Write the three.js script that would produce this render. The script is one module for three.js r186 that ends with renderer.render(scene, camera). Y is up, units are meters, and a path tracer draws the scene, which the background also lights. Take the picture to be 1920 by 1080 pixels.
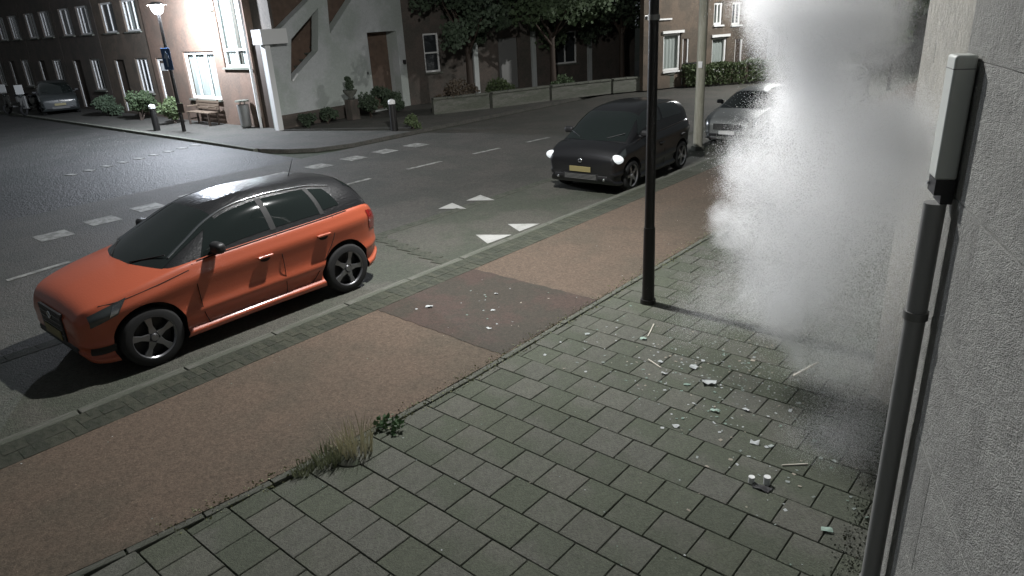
import * as THREE from 'three';
import { RoundedBoxGeometry } from 'three/addons/geometries/RoundedBoxGeometry.js';
import { mergeGeometries, mergeVertices } from 'three/addons/utils/BufferGeometryUtils.js';
import { ImprovedNoise } from 'three/addons/math/ImprovedNoise.js';
import { Brush, Evaluator, SUBTRACTION } from 'three-bvh-csg';

// ---------------------------------------------------------------- camera
// x runs from the street towards the camera's building, -z runs along the street away from the camera.
const CAMERA_HEIGHT = 3.139, YAW = 0.72471, PITCH = 0.37246, ROLL = 0.05635;
const scene = new THREE.Scene();
const camera = new THREE.PerspectiveCamera(2 * Math.atan(540 / 1300) * 180 / Math.PI, 16 / 9, 0.05, 400);
{
  const fw = new THREE.Vector3(-Math.sin(YAW) * Math.cos(PITCH), -Math.sin(PITCH), -Math.cos(YAW) * Math.cos(PITCH));
  const rt = new THREE.Vector3(Math.cos(YAW), 0, -Math.sin(YAW));
  const up = rt.clone().cross(fw).normalize();
  camera.up.copy(up.multiplyScalar(Math.cos(ROLL)).addScaledVector(rt, Math.sin(ROLL)));
  camera.position.set(0, CAMERA_HEIGHT, 0);
  camera.lookAt(fw.add(camera.position));
}

// ---------------------------------------------------------------- sky, moon, exposure
const skyTexture = (() => {
  const w = 64, h = 32, d = new Float32Array(w * h * 4);
  for (let y = 0; y < h; y++) for (let x = 0; x < w; x++) d.set([0.066, 0.073, 0.077, 1], (y * w + x) * 4);
  const t = new THREE.DataTexture(d, w, h, THREE.RGBAFormat, THREE.FloatType);
  t.mapping = THREE.EquirectangularReflectionMapping; t.magFilter = THREE.LinearFilter; t.needsUpdate = true;
  return t;
})();
scene.background = skyTexture; scene.environment = skyTexture;
const moon = new THREE.DirectionalLight(0xdfe6ff, 0.012);
moon.position.set(-20, 40, 25); moon.castShadow = true; moon.shadow.radius = 20;
Object.assign(moon.shadow.camera, { left: -50, right: 50, top: 50, bottom: -50, far: 150 });
scene.add(moon, moon.target);
const renderer = new THREE.WebGLRenderer();
renderer.toneMapping = THREE.LinearToneMapping;
renderer.toneMappingExposure = 1.0;
renderer.shadowMap.enabled = true;
const LAMP_NEAR = 300, LAMP_CORNER = 300, LAMP_FAR = 105;   // candela

// ---------------------------------------------------------------- helpers
let seedState = 12345;
const rnd = () => { seedState = (seedState + 0x6d2b79f5) | 0; let t = Math.imul(seedState ^ (seedState >>> 15), 1 | seedState); t = (t + Math.imul(t ^ (t >>> 7), 61 | t)) ^ t; return ((t ^ (t >>> 14)) >>> 0) / 4294967296; };
const rr = (a, b) => a + (b - a) * rnd();
const gauss = () => Math.sqrt(-2 * Math.log(1 - rnd())) * Math.cos(6.2831853 * rnd());
const noise = new ImprovedNoise();
const fbm = (x, y, z, o = 4) => { let s = 0, a = 0.5; for (let i = 0; i < o; i++) { s += a * noise.noise(x, y, z); x *= 2.03; y *= 2.03; z *= 2.03; a *= 0.5; } return s; };
const V = (a, y, b) => new THREE.Vector3(a, y, -b);          // a across the street, b along it
const taken = {};
const numbered = (n) => { const k = taken[n] = (taken[n] ?? -1) + 1; return k ? n + '_' + String(k).padStart(3, '0') : n; };
function shadows(o) { o.castShadow = true; o.receiveShadow = true; return o; }
function merged(g) { if (!Array.isArray(g)) return g; return mergeGeometries(g.map((q) => { q = q.index ? q.toNonIndexed() : q; for (const k of Object.keys(q.attributes)) if (!['position', 'normal', 'uv'].includes(k)) q.deleteAttribute(k); return q; })); }
function part(name, g, m, parent, label) { const o = shadows(new THREE.Mesh(merged(g), m)); o.name = name; parent.add(o); if (label) o.userData.label = label; return o; }
function thing(name, label, category, pos = V(0, 0, 0), turn = 0, group) {
  const o = new THREE.Group(); o.name = numbered(name); o.position.copy(pos); o.rotation.y = turn;
  o.userData = { label, category }; if (group) o.userData.group = group; scene.add(o); return o;
}
function single(name, g, m, label, category, group, kind) {
  const o = shadows(new THREE.Mesh(merged(g), m)); o.name = numbered(name); o.userData = { label, category };
  if (group) o.userData.group = group; if (kind) o.userData.kind = kind; scene.add(o); return o;
}
function struct(name, g, m) { const o = shadows(new THREE.Mesh(merged(g), m)); o.name = numbered(name); o.userData = { kind: 'structure' }; scene.add(o); return o; }
const box = (w, h, d, x = 0, y = 0, z = 0, ry = 0) => { const g = new THREE.BoxGeometry(w, h, d); if (ry) g.rotateY(ry); return g.translate(x, y, z); };
const rbox = (w, h, d, r, x = 0, y = 0, z = 0, seg = 2) => new RoundedBoxGeometry(w, h, d, seg, Math.min(r, w / 2.01, h / 2.01, d / 2.01)).translate(x, y, z);
const cyl = (r0, r1, h, x = 0, y = 0, z = 0, n = 20) => new THREE.CylinderGeometry(r0, r1, h, n).translate(x, y, z);
const sph = (r, x = 0, y = 0, z = 0, sx = 1, sy = 1, sz = 1) => new THREE.SphereGeometry(r, 20, 14).scale(sx, sy, sz).translate(x, y, z);
function bar(p, q, r0, r1 = r0, n = 10) {
  const d = q.clone().sub(p), g = new THREE.CylinderGeometry(r1, r0, d.length(), n);
  g.applyQuaternion(new THREE.Quaternion().setFromUnitVectors(new THREE.Vector3(0, 1, 0), d.clone().normalize()));
  return g.translate((p.x + q.x) / 2, (p.y + q.y) / 2, (p.z + q.z) / 2);
}
const tube = (pts, r, n = 24, k = 8) => new THREE.TubeGeometry(new THREE.CatmullRomCurve3(pts), n, r, k);
// a flat sheet from outline points [a, b] at height y, with uv in metres
function sheet(pts, y) {
  const s = new THREE.Shape(pts.map(([a, b]) => new THREE.Vector2(a, b))), g = new THREE.ShapeGeometry(s);
  const p = g.attributes.position, uv = g.attributes.uv, n = g.attributes.normal;
  for (let i = 0; i < p.count; i++) { const a = p.getX(i), b = p.getY(i); uv.setXY(i, a, b); p.setXYZ(i, a, y, -b); n.setXYZ(i, 0, 1, 0); }
  return g;
}
function slab(pts, yTop, depth) {          // the same with sides, for things with thickness
  const g = new THREE.ExtrudeGeometry(new THREE.Shape(pts.map(([a, b]) => new THREE.Vector2(a, b))), { depth, bevelEnabled: false });
  g.rotateX(-Math.PI / 2); return g.translate(0, yTop - depth, 0);
}
// textures: f(u, v) in 0..1, tiling, returns [r, g, b] in 0..1 (sRGB if srgb)
function texture(w, h, f, srgb = true) {
  const d = new Uint8Array(w * h * 4);
  for (let y = 0; y < h; y++) for (let x = 0; x < w; x++) { const c = f(x / w, y / h, x, y); for (let k = 0; k < 3; k++) d[(y * w + x) * 4 + k] = Math.max(0, Math.min(255, c[k] * 255)); d[(y * w + x) * 4 + 3] = 255; }
  const t = new THREE.DataTexture(d, w, h); t.wrapS = t.wrapT = THREE.RepeatWrapping; t.magFilter = THREE.LinearFilter; t.generateMipmaps = true;
  if (srgb) t.colorSpace = THREE.SRGBColorSpace; t.needsUpdate = true; return t;
}
// tiling value noise
function lattice(n, seed) { const a = new Float32Array(n * n); let s = seed * 7919 + 17; for (let i = 0; i < n * n; i++) { s = (Math.imul(s, 1664525) + 1013904223) | 0; a[i] = (s >>> 8) / 16777216; } return a; }
const lattices = new Map();
function vn(u, v, n, seed) {
  n = Math.max(1, Math.round(n)); const key = n * 4096 + seed; let L = lattices.get(key); if (!L) lattices.set(key, L = lattice(n, seed + n)); const x = u * n, y = v * n, x0 = Math.floor(x), y0 = Math.floor(y), fx = x - x0, fy = y - y0, sx = fx * fx * (3 - 2 * fx), sy = fy * fy * (3 - 2 * fy);
  const i0 = x0 % n, i1 = (x0 + 1) % n, j0 = (y0 % n) * n, j1 = ((y0 + 1) % n) * n;
  return (L[j0 + i0] * (1 - sx) + L[j0 + i1] * sx) * (1 - sy) + (L[j1 + i0] * (1 - sx) + L[j1 + i1] * sx) * sy;
}
const mixc = (a, b, t) => [a[0] + (b[0] - a[0]) * t, a[1] + (b[1] - a[1]) * t, a[2] + (b[2] - a[2]) * t];
const lin = (c) => c.map((x) => (x <= 0.0031308 ? x * 12.92 : 1.055 * Math.pow(x, 1 / 2.4) - 0.055));  // linear albedo -> sRGB texel
function grainTexture(size, base, moss, grain, seed, scale = 8, mossAmount = 0.5) {   // base, moss: linear albedos
  return texture(size, size, (u, v) => {
    const big = vn(u, v, scale, seed) * 0.55 + vn(u, v, scale * 3, seed + 1) * 0.3 + vn(u, v, scale * 9, seed + 2) * 0.15;
    const fine = vn(u, v, size / 2, seed + 3) * 0.6 + vn(u, v, size / 5, seed + 4) * 0.4;
    let c = mixc(base, moss, Math.max(0, Math.min(1, (big - 0.5 + (mossAmount - 0.5)) * 3.2 + 0.5)));
    const k = 1 + (fine - 0.5) * grain; c = c.map((x) => x * k);
    const dot = vn(u, v, size / 3, seed + 5); if (dot > 0.975) c = c.map((x) => x * 1.9 + 0.02); if (dot < 0.02) c = c.map((x) => x * 0.45);
    return lin(c);
  });
}
const bumpTexture = (size, seed, a = size / 2, b = size / 6) => texture(size, size, (u, v) => { const x = 0.6 * vn(u, v, a, seed) + 0.4 * vn(u, v, b, seed + 1); return [x, x, x]; }, false);
const scaled = (t, metres) => { const c = t.clone(); c.repeat.set(1 / metres, 1 / metres); c.needsUpdate = true; return c; };
const std = (o) => new THREE.MeshStandardMaterial(o), phys = (o) => new THREE.MeshPhysicalMaterial(o);
const rgb = (r, g, b) => new THREE.Color().setRGB(r, g, b);

// ---------------------------------------------------------------- materials
const fineBump = bumpTexture(512, 31), softBump = bumpTexture(512, 41, 128, 40);
const M = {
  road: std({ map: scaled(grainTexture(1024, [0.0725, 0.0673, 0.0585], [0.0562, 0.0562, 0.0474], 0.95, 3, 10), 7), bumpMap: scaled(fineBump, 1.9), bumpScale: 0.01, roughness: 0.78 }),
  sideStreet: std({ map: scaled(grainTexture(1024, [0.0434, 0.0422, 0.0397], [0.031, 0.0329, 0.0291], 0.9, 13, 9), 6), bumpMap: scaled(softBump, 2.6), bumpScale: 0.02, roughness: 0.7 }),
  bay: std({ map: scaled(grainTexture(1024, [0.0778, 0.0749, 0.0619], [0.0562, 0.0619, 0.0454], 0.95, 23, 8), 5), bumpMap: scaled(fineBump, 1.5), bumpScale: 0.008, roughness: 0.8 }),
  path: std({ map: scaled(grainTexture(1024, [0.1069, 0.0772, 0.0554], [0.0871, 0.068, 0.0488], 0.9, 33, 6), 5), bumpMap: scaled(fineBump, 1.1), bumpScale: 0.004, roughness: 0.9 }),
  patch: std({ map: scaled(grainTexture(512, [0.059, 0.0389, 0.0302], [0.0446, 0.0374, 0.0274], 0.8, 43, 6), 2.4), bumpMap: scaled(fineBump, 0.9), bumpScale: 0.004, roughness: 0.85 }),
  strip: std({ map: scaled(grainTexture(512, [0.0873, 0.0888, 0.0688], [0.0577, 0.0666, 0.0466], 0.95, 53, 8), 2.2), bumpMap: scaled(fineBump, 1.0), bumpScale: 0.008, roughness: 0.9 }),
  joint: std({ map: scaled(grainTexture(512, [0.04, 0.042, 0.032], [0.036, 0.044, 0.027], 0.8, 63, 12), 2.0), roughness: 1 }),
  sidewalk: std({ map: scaled(grainTexture(512, [0.072, 0.0677, 0.059], [0.0562, 0.0569, 0.0475], 0.9, 73, 8), 4), bumpMap: scaled(fineBump, 1.6), bumpScale: 0.008, roughness: 0.85 }),
  ground: std({ map: scaled(grainTexture(512, [0.06, 0.06, 0.045], [0.035, 0.045, 0.025], 0.8, 83, 8), 5), roughness: 1 }),
  paint: std({ map: scaled(grainTexture(512, [0.39, 0.39, 0.3705], [0.312, 0.312, 0.2886], 0.45, 93, 10, 0.35), 1.2), roughness: 0.7 }),
  wornPaint: std({ map: scaled(grainTexture(512, [0.32, 0.32, 0.296], [0.16, 0.16, 0.144], 0.6, 94, 14, 0.5), 1.6), roughness: 0.75 }),
  concrete: std({ map: scaled(grainTexture(512, [0.1444, 0.1444, 0.1239], [0.0988, 0.1064, 0.0821], 0.8, 103, 9), 2), bumpMap: scaled(fineBump, 0.8), bumpScale: 0.004, roughness: 0.9 }),
  plaster: std({ map: scaled(grainTexture(512, [0.4836, 0.4992, 0.4914], [0.39, 0.4212, 0.39], 0.25, 113, 5), 4), bumpMap: scaled(fineBump, 0.9), bumpScale: 0.003, roughness: 0.9 }),
  whitePaint: std({ color: rgb(0.72, 0.72, 0.7), roughness: 0.5 }),
  blackMetal: std({ color: rgb(0.022, 0.021, 0.02), roughness: 0.45, metalness: 0.3 }),
  greyMetal: std({ color: rgb(0.22, 0.22, 0.21), roughness: 0.5, metalness: 0.3 }),
  darkGlass: phys({ color: rgb(0.011, 0.015, 0.014), roughness: 0.06, clearcoat: 1, clearcoatRoughness: 0.03 }),
  houseGlass: phys({ color: rgb(0.03, 0.033, 0.035), roughness: 0.08, clearcoat: 1, clearcoatRoughness: 0.05 }),
  curtain: std({ color: rgb(0.42, 0.43, 0.42), roughness: 0.9 }),
  wood: std({ color: rgb(0.11, 0.08, 0.055), roughness: 0.8 }),
  darkWood: std({ color: rgb(0.05, 0.035, 0.025), roughness: 0.7 }),
  rubber: std({ color: rgb(0.018, 0.018, 0.018), roughness: 0.85 }),
  blackPlastic: std({ color: rgb(0.02, 0.02, 0.021), roughness: 0.5 }),
  rim: std({ color: rgb(0.2, 0.2, 0.21), roughness: 0.35, metalness: 0.8 }),
  pillar: std({ color: rgb(0.012, 0.012, 0.012), roughness: 0.7 }),
  darkRim: std({ color: rgb(0.26, 0.26, 0.27), roughness: 0.3, metalness: 0.85 }),
  chrome: std({ color: rgb(0.75, 0.76, 0.78), roughness: 0.15, metalness: 1 }),
  lens: phys({ color: rgb(0.08, 0.09, 0.09), roughness: 0.1, metalness: 0.4, clearcoat: 1, clearcoatRoughness: 0.03 }),
  tail: phys({ color: rgb(0.22, 0.012, 0.01), roughness: 0.15, clearcoat: 1 }),
  yellowPlate: std({ color: rgb(0.26, 0.22, 0.1), roughness: 0.5 }),
  seam: std({ color: rgb(0.02, 0.015, 0.012), roughness: 0.9 }),
  paper: std({ color: rgb(0.7, 0.71, 0.7), roughness: 0.9 }),
};
function brick(base, dark, seed, size = 1024, m = 4) {           // brickwork too far off to tell the bricks apart: tone and grain only
  return std({ map: scaled(grainTexture(size / 2, base, dark, 0.5, seed, 10), m), bumpMap: scaled(fineBump, 1.2), bumpScale: 0.006, roughness: 0.9 });
}
M.brickPale = brick([0.15, 0.1, 0.073], [0.118, 0.085, 0.064], 201);
M.brickBrown = brick([0.13, 0.1, 0.075], [0.095, 0.078, 0.06], 211);
M.brickDark = brick([0.11, 0.09, 0.076], [0.085, 0.076, 0.064], 221);
M.roofTile = std({ map: scaled(grainTexture(512, [0.06, 0.055, 0.05], [0.04, 0.042, 0.038], 0.5, 231, 12), 3), roughness: 0.8 });

// ---------------------------------------------------------------- ground, streets and pavements
const ROAD_Y = -0.05;
const drop = (CAMERA_HEIGHT - ROAD_Y) / CAMERA_HEIGHT;          // the carriageway lies 5 cm below the pavements
const pathRight = (b) => (b < 4.2 ? -4.6069 + 0.1903 * Math.max(b, -1) - 0.02247 * Math.max(b, -1) ** 2 : -4.204 - 0.012 * (b - 4.2));
const PATH_LEFT = -6.22, STRIP_LEFT = -6.62, KERB_LEFT = -6.74, BAY_LEFT = -8.72, ROAD_LEFT = -16.2;
const range = (a, b, n) => Array.from({ length: n + 1 }, (_, i) => a + (b - a) * i / n);
struct('ground', sheet([[-140, -60], [60, -60], [60, 140], [-140, 140]], -0.12), M.ground);
const road = struct('road', sheet([[BAY_LEFT, -25], [BAY_LEFT, 110], [ROAD_LEFT, 110], [ROAD_LEFT, -25]], ROAD_Y), M.road);
const sideStreet = struct('side_street', sheet([[ROAD_LEFT, 2.2], [ROAD_LEFT, 10.2], [-21.5, 10.25], [-75, 10.6], [-75, 3.4], [-24, 2.6]], ROAD_Y), M.sideStreet);
const bays = struct('parking_bays', sheet([[KERB_LEFT, -25], [KERB_LEFT, 110], [BAY_LEFT, 110], [BAY_LEFT, -25]], ROAD_Y + 0.004), M.bay);
const pavementBase = struct('pavement_bed', slab([[STRIP_LEFT, -12], [3, -12], [3, 110], [STRIP_LEFT, 110]].reverse(), -0.024, 0.09), M.joint);
const verge = struct('paved_verge', sheet([[PATH_LEFT, -12], [PATH_LEFT, 110], [STRIP_LEFT, 110], [STRIP_LEFT, -12]], -0.002), M.strip);
{ // small paving blocks of the verge next to the parking bays, slightly uneven
  const g = new THREE.BoxGeometry(0.195, 0.03, 0.0955), ms = [0, 1, 2].map((k) => { const m = M.strip.clone(); m.color = rgb(0.85 + k * 0.15, 0.88 + k * 0.13, 0.85 + k * 0.12); return m; });
  let n = 0; const rest = [];
  for (let b = 0.5; b < 13; b += 0.098) for (let k = 0; k < 2; k++) {
    const o = [STRIP_LEFT + 0.1 + k * 0.2, b], y = -0.0145 + rr(0, 0.004), q = [rr(-0.012, 0.012), rr(-0.012, 0.012), rr(-0.04, 0.04)];
    if (n < 200 && b > 0.9) { const p = part('paving_block', g, ms[Math.floor(rnd() * 3)], verge); p.position.copy(V(o[0], y, o[1])); p.rotation.set(q[0], q[2], q[1]); n++; }
    else rest.push(g.clone().rotateY(q[2]).translate(o[0], y, -o[1]));
  }
  part('paving_blocks_beyond', rest, ms[1], verge).userData.kind = 'stuff';
}
const path = struct('cycle_path', sheet([...range(-12, 40, 60).map((b) => [pathRight(b), b]), [PATH_LEFT, 40], [PATH_LEFT, -12]], 0), M.path);
part('dark_path_patch', sheet([...range(-6.21, -4.23, 30).map((a) => [a, 4.6 - (a + 6.2) * 0.02 + rr(-0.012, 0.012)]), ...range(-4.23, -6.21, 30).map((a) => [a, 6.27 + rr(-0.012, 0.012)])], 0.004), M.patch, path, 'dark red-brown patch across the cycle path');
// kerb stones between parking bays and verge
const kerb = struct('kerb', slab([[KERB_LEFT, -12], [KERB_LEFT, -11.5], [STRIP_LEFT, -11.5], [STRIP_LEFT, -12]], 0.0, 0.1), M.concrete);
{
  const g = rbox(0.12, 0.12, 0.988, 0.012, 0, -0.056, 0, 1);
  for (let b = -11; b < 42; b++) part('kerb_stone', g, M.concrete, kerb).position.copy(V((KERB_LEFT + STRIP_LEFT) / 2, rr(0, 0.006), b));
}
// concrete edging bands between cycle path and tiles
const edging = struct('path_edging', slab([[-4.5, -12], [-4.5, -11.5], [-4.4, -11.5], [-4.4, -12]], 0.0, 0.1), M.concrete);
{
  for (let b = -1; b < 24; b += 0.5) {
    const a0 = pathRight(b) + 0.045, a1 = pathRight(b + 0.5) + 0.045, p = part('edging_band', rbox(0.062, 0.1, 0.492, 0.006, 0, -0.043, 0, 1), M.concrete, edging);
    p.position.copy(V((a0 + a1) / 2, rr(-0.003, 0.003), b + 0.25)); p.rotation.y = Math.atan2(-(a1 - a0), 0.5);
  }
}
// 30 x 30 cm concrete tiles in half bond
const pavement = struct('tiled_pavement', sheet([[-4.2, -3], [1.9, -3], [1.9, 24], [-4.2, 24]], -0.011), M.joint);
{
  const tileGeometry = (w, u0) => {
    const d = 0.2935, c = 0.004, t = 0.03, g = new THREE.BufferGeometry(), P = [], U = [], I = [];
    const ring = (hw, hd, y) => [[-hw, y, -hd], [hw, y, -hd], [hw, y, hd], [-hw, y, hd]];
    const R = [ring(w / 2 - c, d / 2 - c, 0), ring(w / 2, d / 2, -0.005), ring(w / 2, d / 2, -t)];
    const quad = (a, b2, c2, e) => { const k = P.length / 3; for (const q of [a, b2, c2, e]) { P.push(...q); U.push(q[0] + u0, q[2] + q[1] + u0 * 1.7); } I.push(k, k + 2, k + 1, k, k + 3, k + 2); };
    quad(...R[0]);
    for (let s = 0; s < 2; s++) for (let k = 0; k < 4; k++) { const n = (k + 1) % 4; quad(R[s][n], R[s][k], R[s + 1][k], R[s + 1][n]); }
    g.setAttribute('position', new THREE.Float32BufferAttribute(P, 3)); g.setAttribute('uv', new THREE.Float32BufferAttribute(U, 2)); g.setIndex(I); g.computeVertexNormals(); return g;
  };
  const map = scaled(grainTexture(1024, [0.092, 0.093, 0.077], [0.07, 0.078, 0.056], 0.85, 303, 7, 0.5), 2.7), bump = scaled(fineBump, 0.7);
  const tones = [[0.94, 0.95, 0.93], [1, 1, 1], [1.03, 1.02, 1], [0.97, 0.99, 0.95], [1.06, 1.06, 1.04], [0.92, 0.93, 0.9]].map((c) => std({ map, bumpMap: bump, bumpScale: 0.004, roughness: 0.85, color: rgb(...c) }));
  const full = range(0, 7, 8).map((k) => tileGeometry(0.2935, k * 0.37));
  const all = [];
  for (let r = -16; r < 74; r++) {
    const b = 1.6467 + 0.3 * r + 0.15, left = pathRight(b) + 0.085;
    for (let k = -8; k < 22; k++) {
      let a0 = -3.4467 + 0.3 * k + (r % 2 ? 0.15 : 0), a1 = a0 + 0.3;
      if (a1 - 0.05 < left || a0 > 1.6) continue;
      a0 = Math.max(a0, left); const w = a1 - a0 - 0.0065;
      const seen = b > 0.9 && b < 9.6 && (a0 + a1) / 2 < -0.45;
      all.push({ a: (a0 + a1) / 2, b, w, seen, d: Math.hypot(a0, b) });
    }
  }
  all.sort((p, q) => (q.seen - p.seen) || p.d - q.d);
  const rest = [];
  all.forEach((t, i) => {
    const y = rr(-0.0025, 0.0025), rx = rr(-0.008, 0.008), rz = rr(-0.008, 0.008), ry = rr(-0.008, 0.008);
    const g = t.w > 0.285 ? full[Math.floor(rnd() * full.length)] : tileGeometry(t.w, rnd() * 3);
    const tone = tones[Math.floor(rnd() * tones.length)];
    if (i < 295) { const p = part('paving_tile', g, tone, pavement); p.position.copy(V(t.a, y, t.b)); p.rotation.set(rx, ry, rz); }
    else rest.push(g.clone().translate(t.a, y, -t.b));
  });
  part('paving_tiles_beyond', rest, tones[1], pavement).userData.kind = 'stuff';
}
// far pavement at the street corner, with its kerb
const corner = struct('corner_pavement', slab([[-17.0, 11.2], [-17.6, 10.75], [-18.5, 10.4], [-75, 10.75], [-75, 17], [-25, 17], [-25, 60], [-16.6, 60], [-16.6, 12.2]], -0.0, 0.11), M.sidewalk);
{
  const pts = [[-60, 10.62], [-45, 10.55], [-33, 10.5], [-26, 10.44], [-21.5, 10.38], [-18.6, 10.3]];
  const curve = new THREE.CatmullRomCurve3(pts.map(([a, b]) => V(a, 0, b))), n = 44, q = curve.getSpacedPoints(n);
  for (let i = 0; i < n; i++) {
    const d = q[i + 1].clone().sub(q[i]), p = part('kerb_stone', box(0.14, 0.12, d.length() - 0.012, 0, -0.05, 0), M.concrete, corner);
    p.position.copy(q[i].clone().add(q[i + 1]).multiplyScalar(0.5)); p.position.y = 0.006; p.rotation.y = Math.atan2(d.x, d.z);
  }
}
// painted markings
const lift = ROAD_Y + 0.006;
const onRoad = (pts) => pts.map(([a, b]) => [a * drop, b * drop]);
const dashLine = (b) => 0.01214 * b * b - 0.2211 * b - 11.2192;
const dashes = [[2.28, 3.15], [8.29, 9.34], [10.39, 11.43], [12.48, 13.39], [14.34, 15.21], [5.2, 6.2], [16.3, 17.2], [18.3, 19.2], [-0.6, 0.4]];
for (const [b0, b1] of dashes) {
  const a0 = dashLine(Math.min(b0, 15)), a1 = dashLine(Math.min(b1, 15));
  part('centre_line_dash', sheet(onRoad([[a0 - 0.06, b0], [a0 + 0.06, b0], [a1 + 0.06, b1], [a1 - 0.06, b1]]), lift), M.wornPaint, road);
}
const blockLine = [[-13.75, 3.55], [-14.04, 4.47], [-14.29, 5.42], [-14.42, 6.45], [-14.5, 7.5], [-14.55, 8.56], [-14.58, 9.63], [-14.6, 10.71], [-14.6, 11.73], [-14.5, 12.75]];
for (const [a, b] of blockLine) part('block_marking', sheet(onRoad([[a - 0.27, b - 0.26], [a + 0.27, b - 0.26], [a + 0.27, b + 0.26], [a - 0.27, b + 0.26]]), lift), M.wornPaint, road);
const teeth = [[[-8.96, 8.25], [-9.04, 8.68], [-8.51, 8.51]], [[-8.92, 8.93], [-8.99, 9.39], [-8.46, 9.22]], [[-7.27, 7.43], [-6.78, 7.72], [-6.80, 7.19]], [[-7.22, 8.14], [-6.78, 8.42], [-6.79, 7.92]]];
for (const t of teeth) part('triangle_marking', sheet(onRoad(t).reverse(), lift + 0.002), M.paint, bays);
{ // gutter bands of pale stones along the bays and the raised crossing
  const g = new THREE.BoxGeometry(0.2, 0.02, 0.3);
  for (let b = 1; b < 20; b += 0.31) { const p = part('gutter_stone', g, M.strip, bays); p.position.copy(V(-8.74, ROAD_Y - 0.003 + rr(0, 0.0015), b)); p.rotation.y = rr(-0.03, 0.03); }
  for (let k = 0; k < 7; k++) { const p = part('gutter_stone', g, M.strip, bays); p.position.copy(V(-6.9 - k * 0.3, ROAD_Y + 0.001 + rr(0, 0.004), 6.35 + k * 0.045)); p.rotation.y = Math.PI / 2 + 0.1; }
}
for (const [p0, p1] of [[[-20.2, 6.0], [-21.6, 10.0]]]) for (let k = 0; k < 9; k++) { // worn border of bricks at the mouth of the side street
  const t = k / 8, p = part('border_brick', box(0.3, 0.02, 0.16), M.wornPaint, sideStreet); p.position.copy(V(p0[0] + (p1[0] - p0[0]) * t, ROAD_Y + 0.002, p0[1] + (p1[1] - p0[1]) * t)); p.rotation.y = 0.3 + rr(-0.1, 0.1);
}

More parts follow.
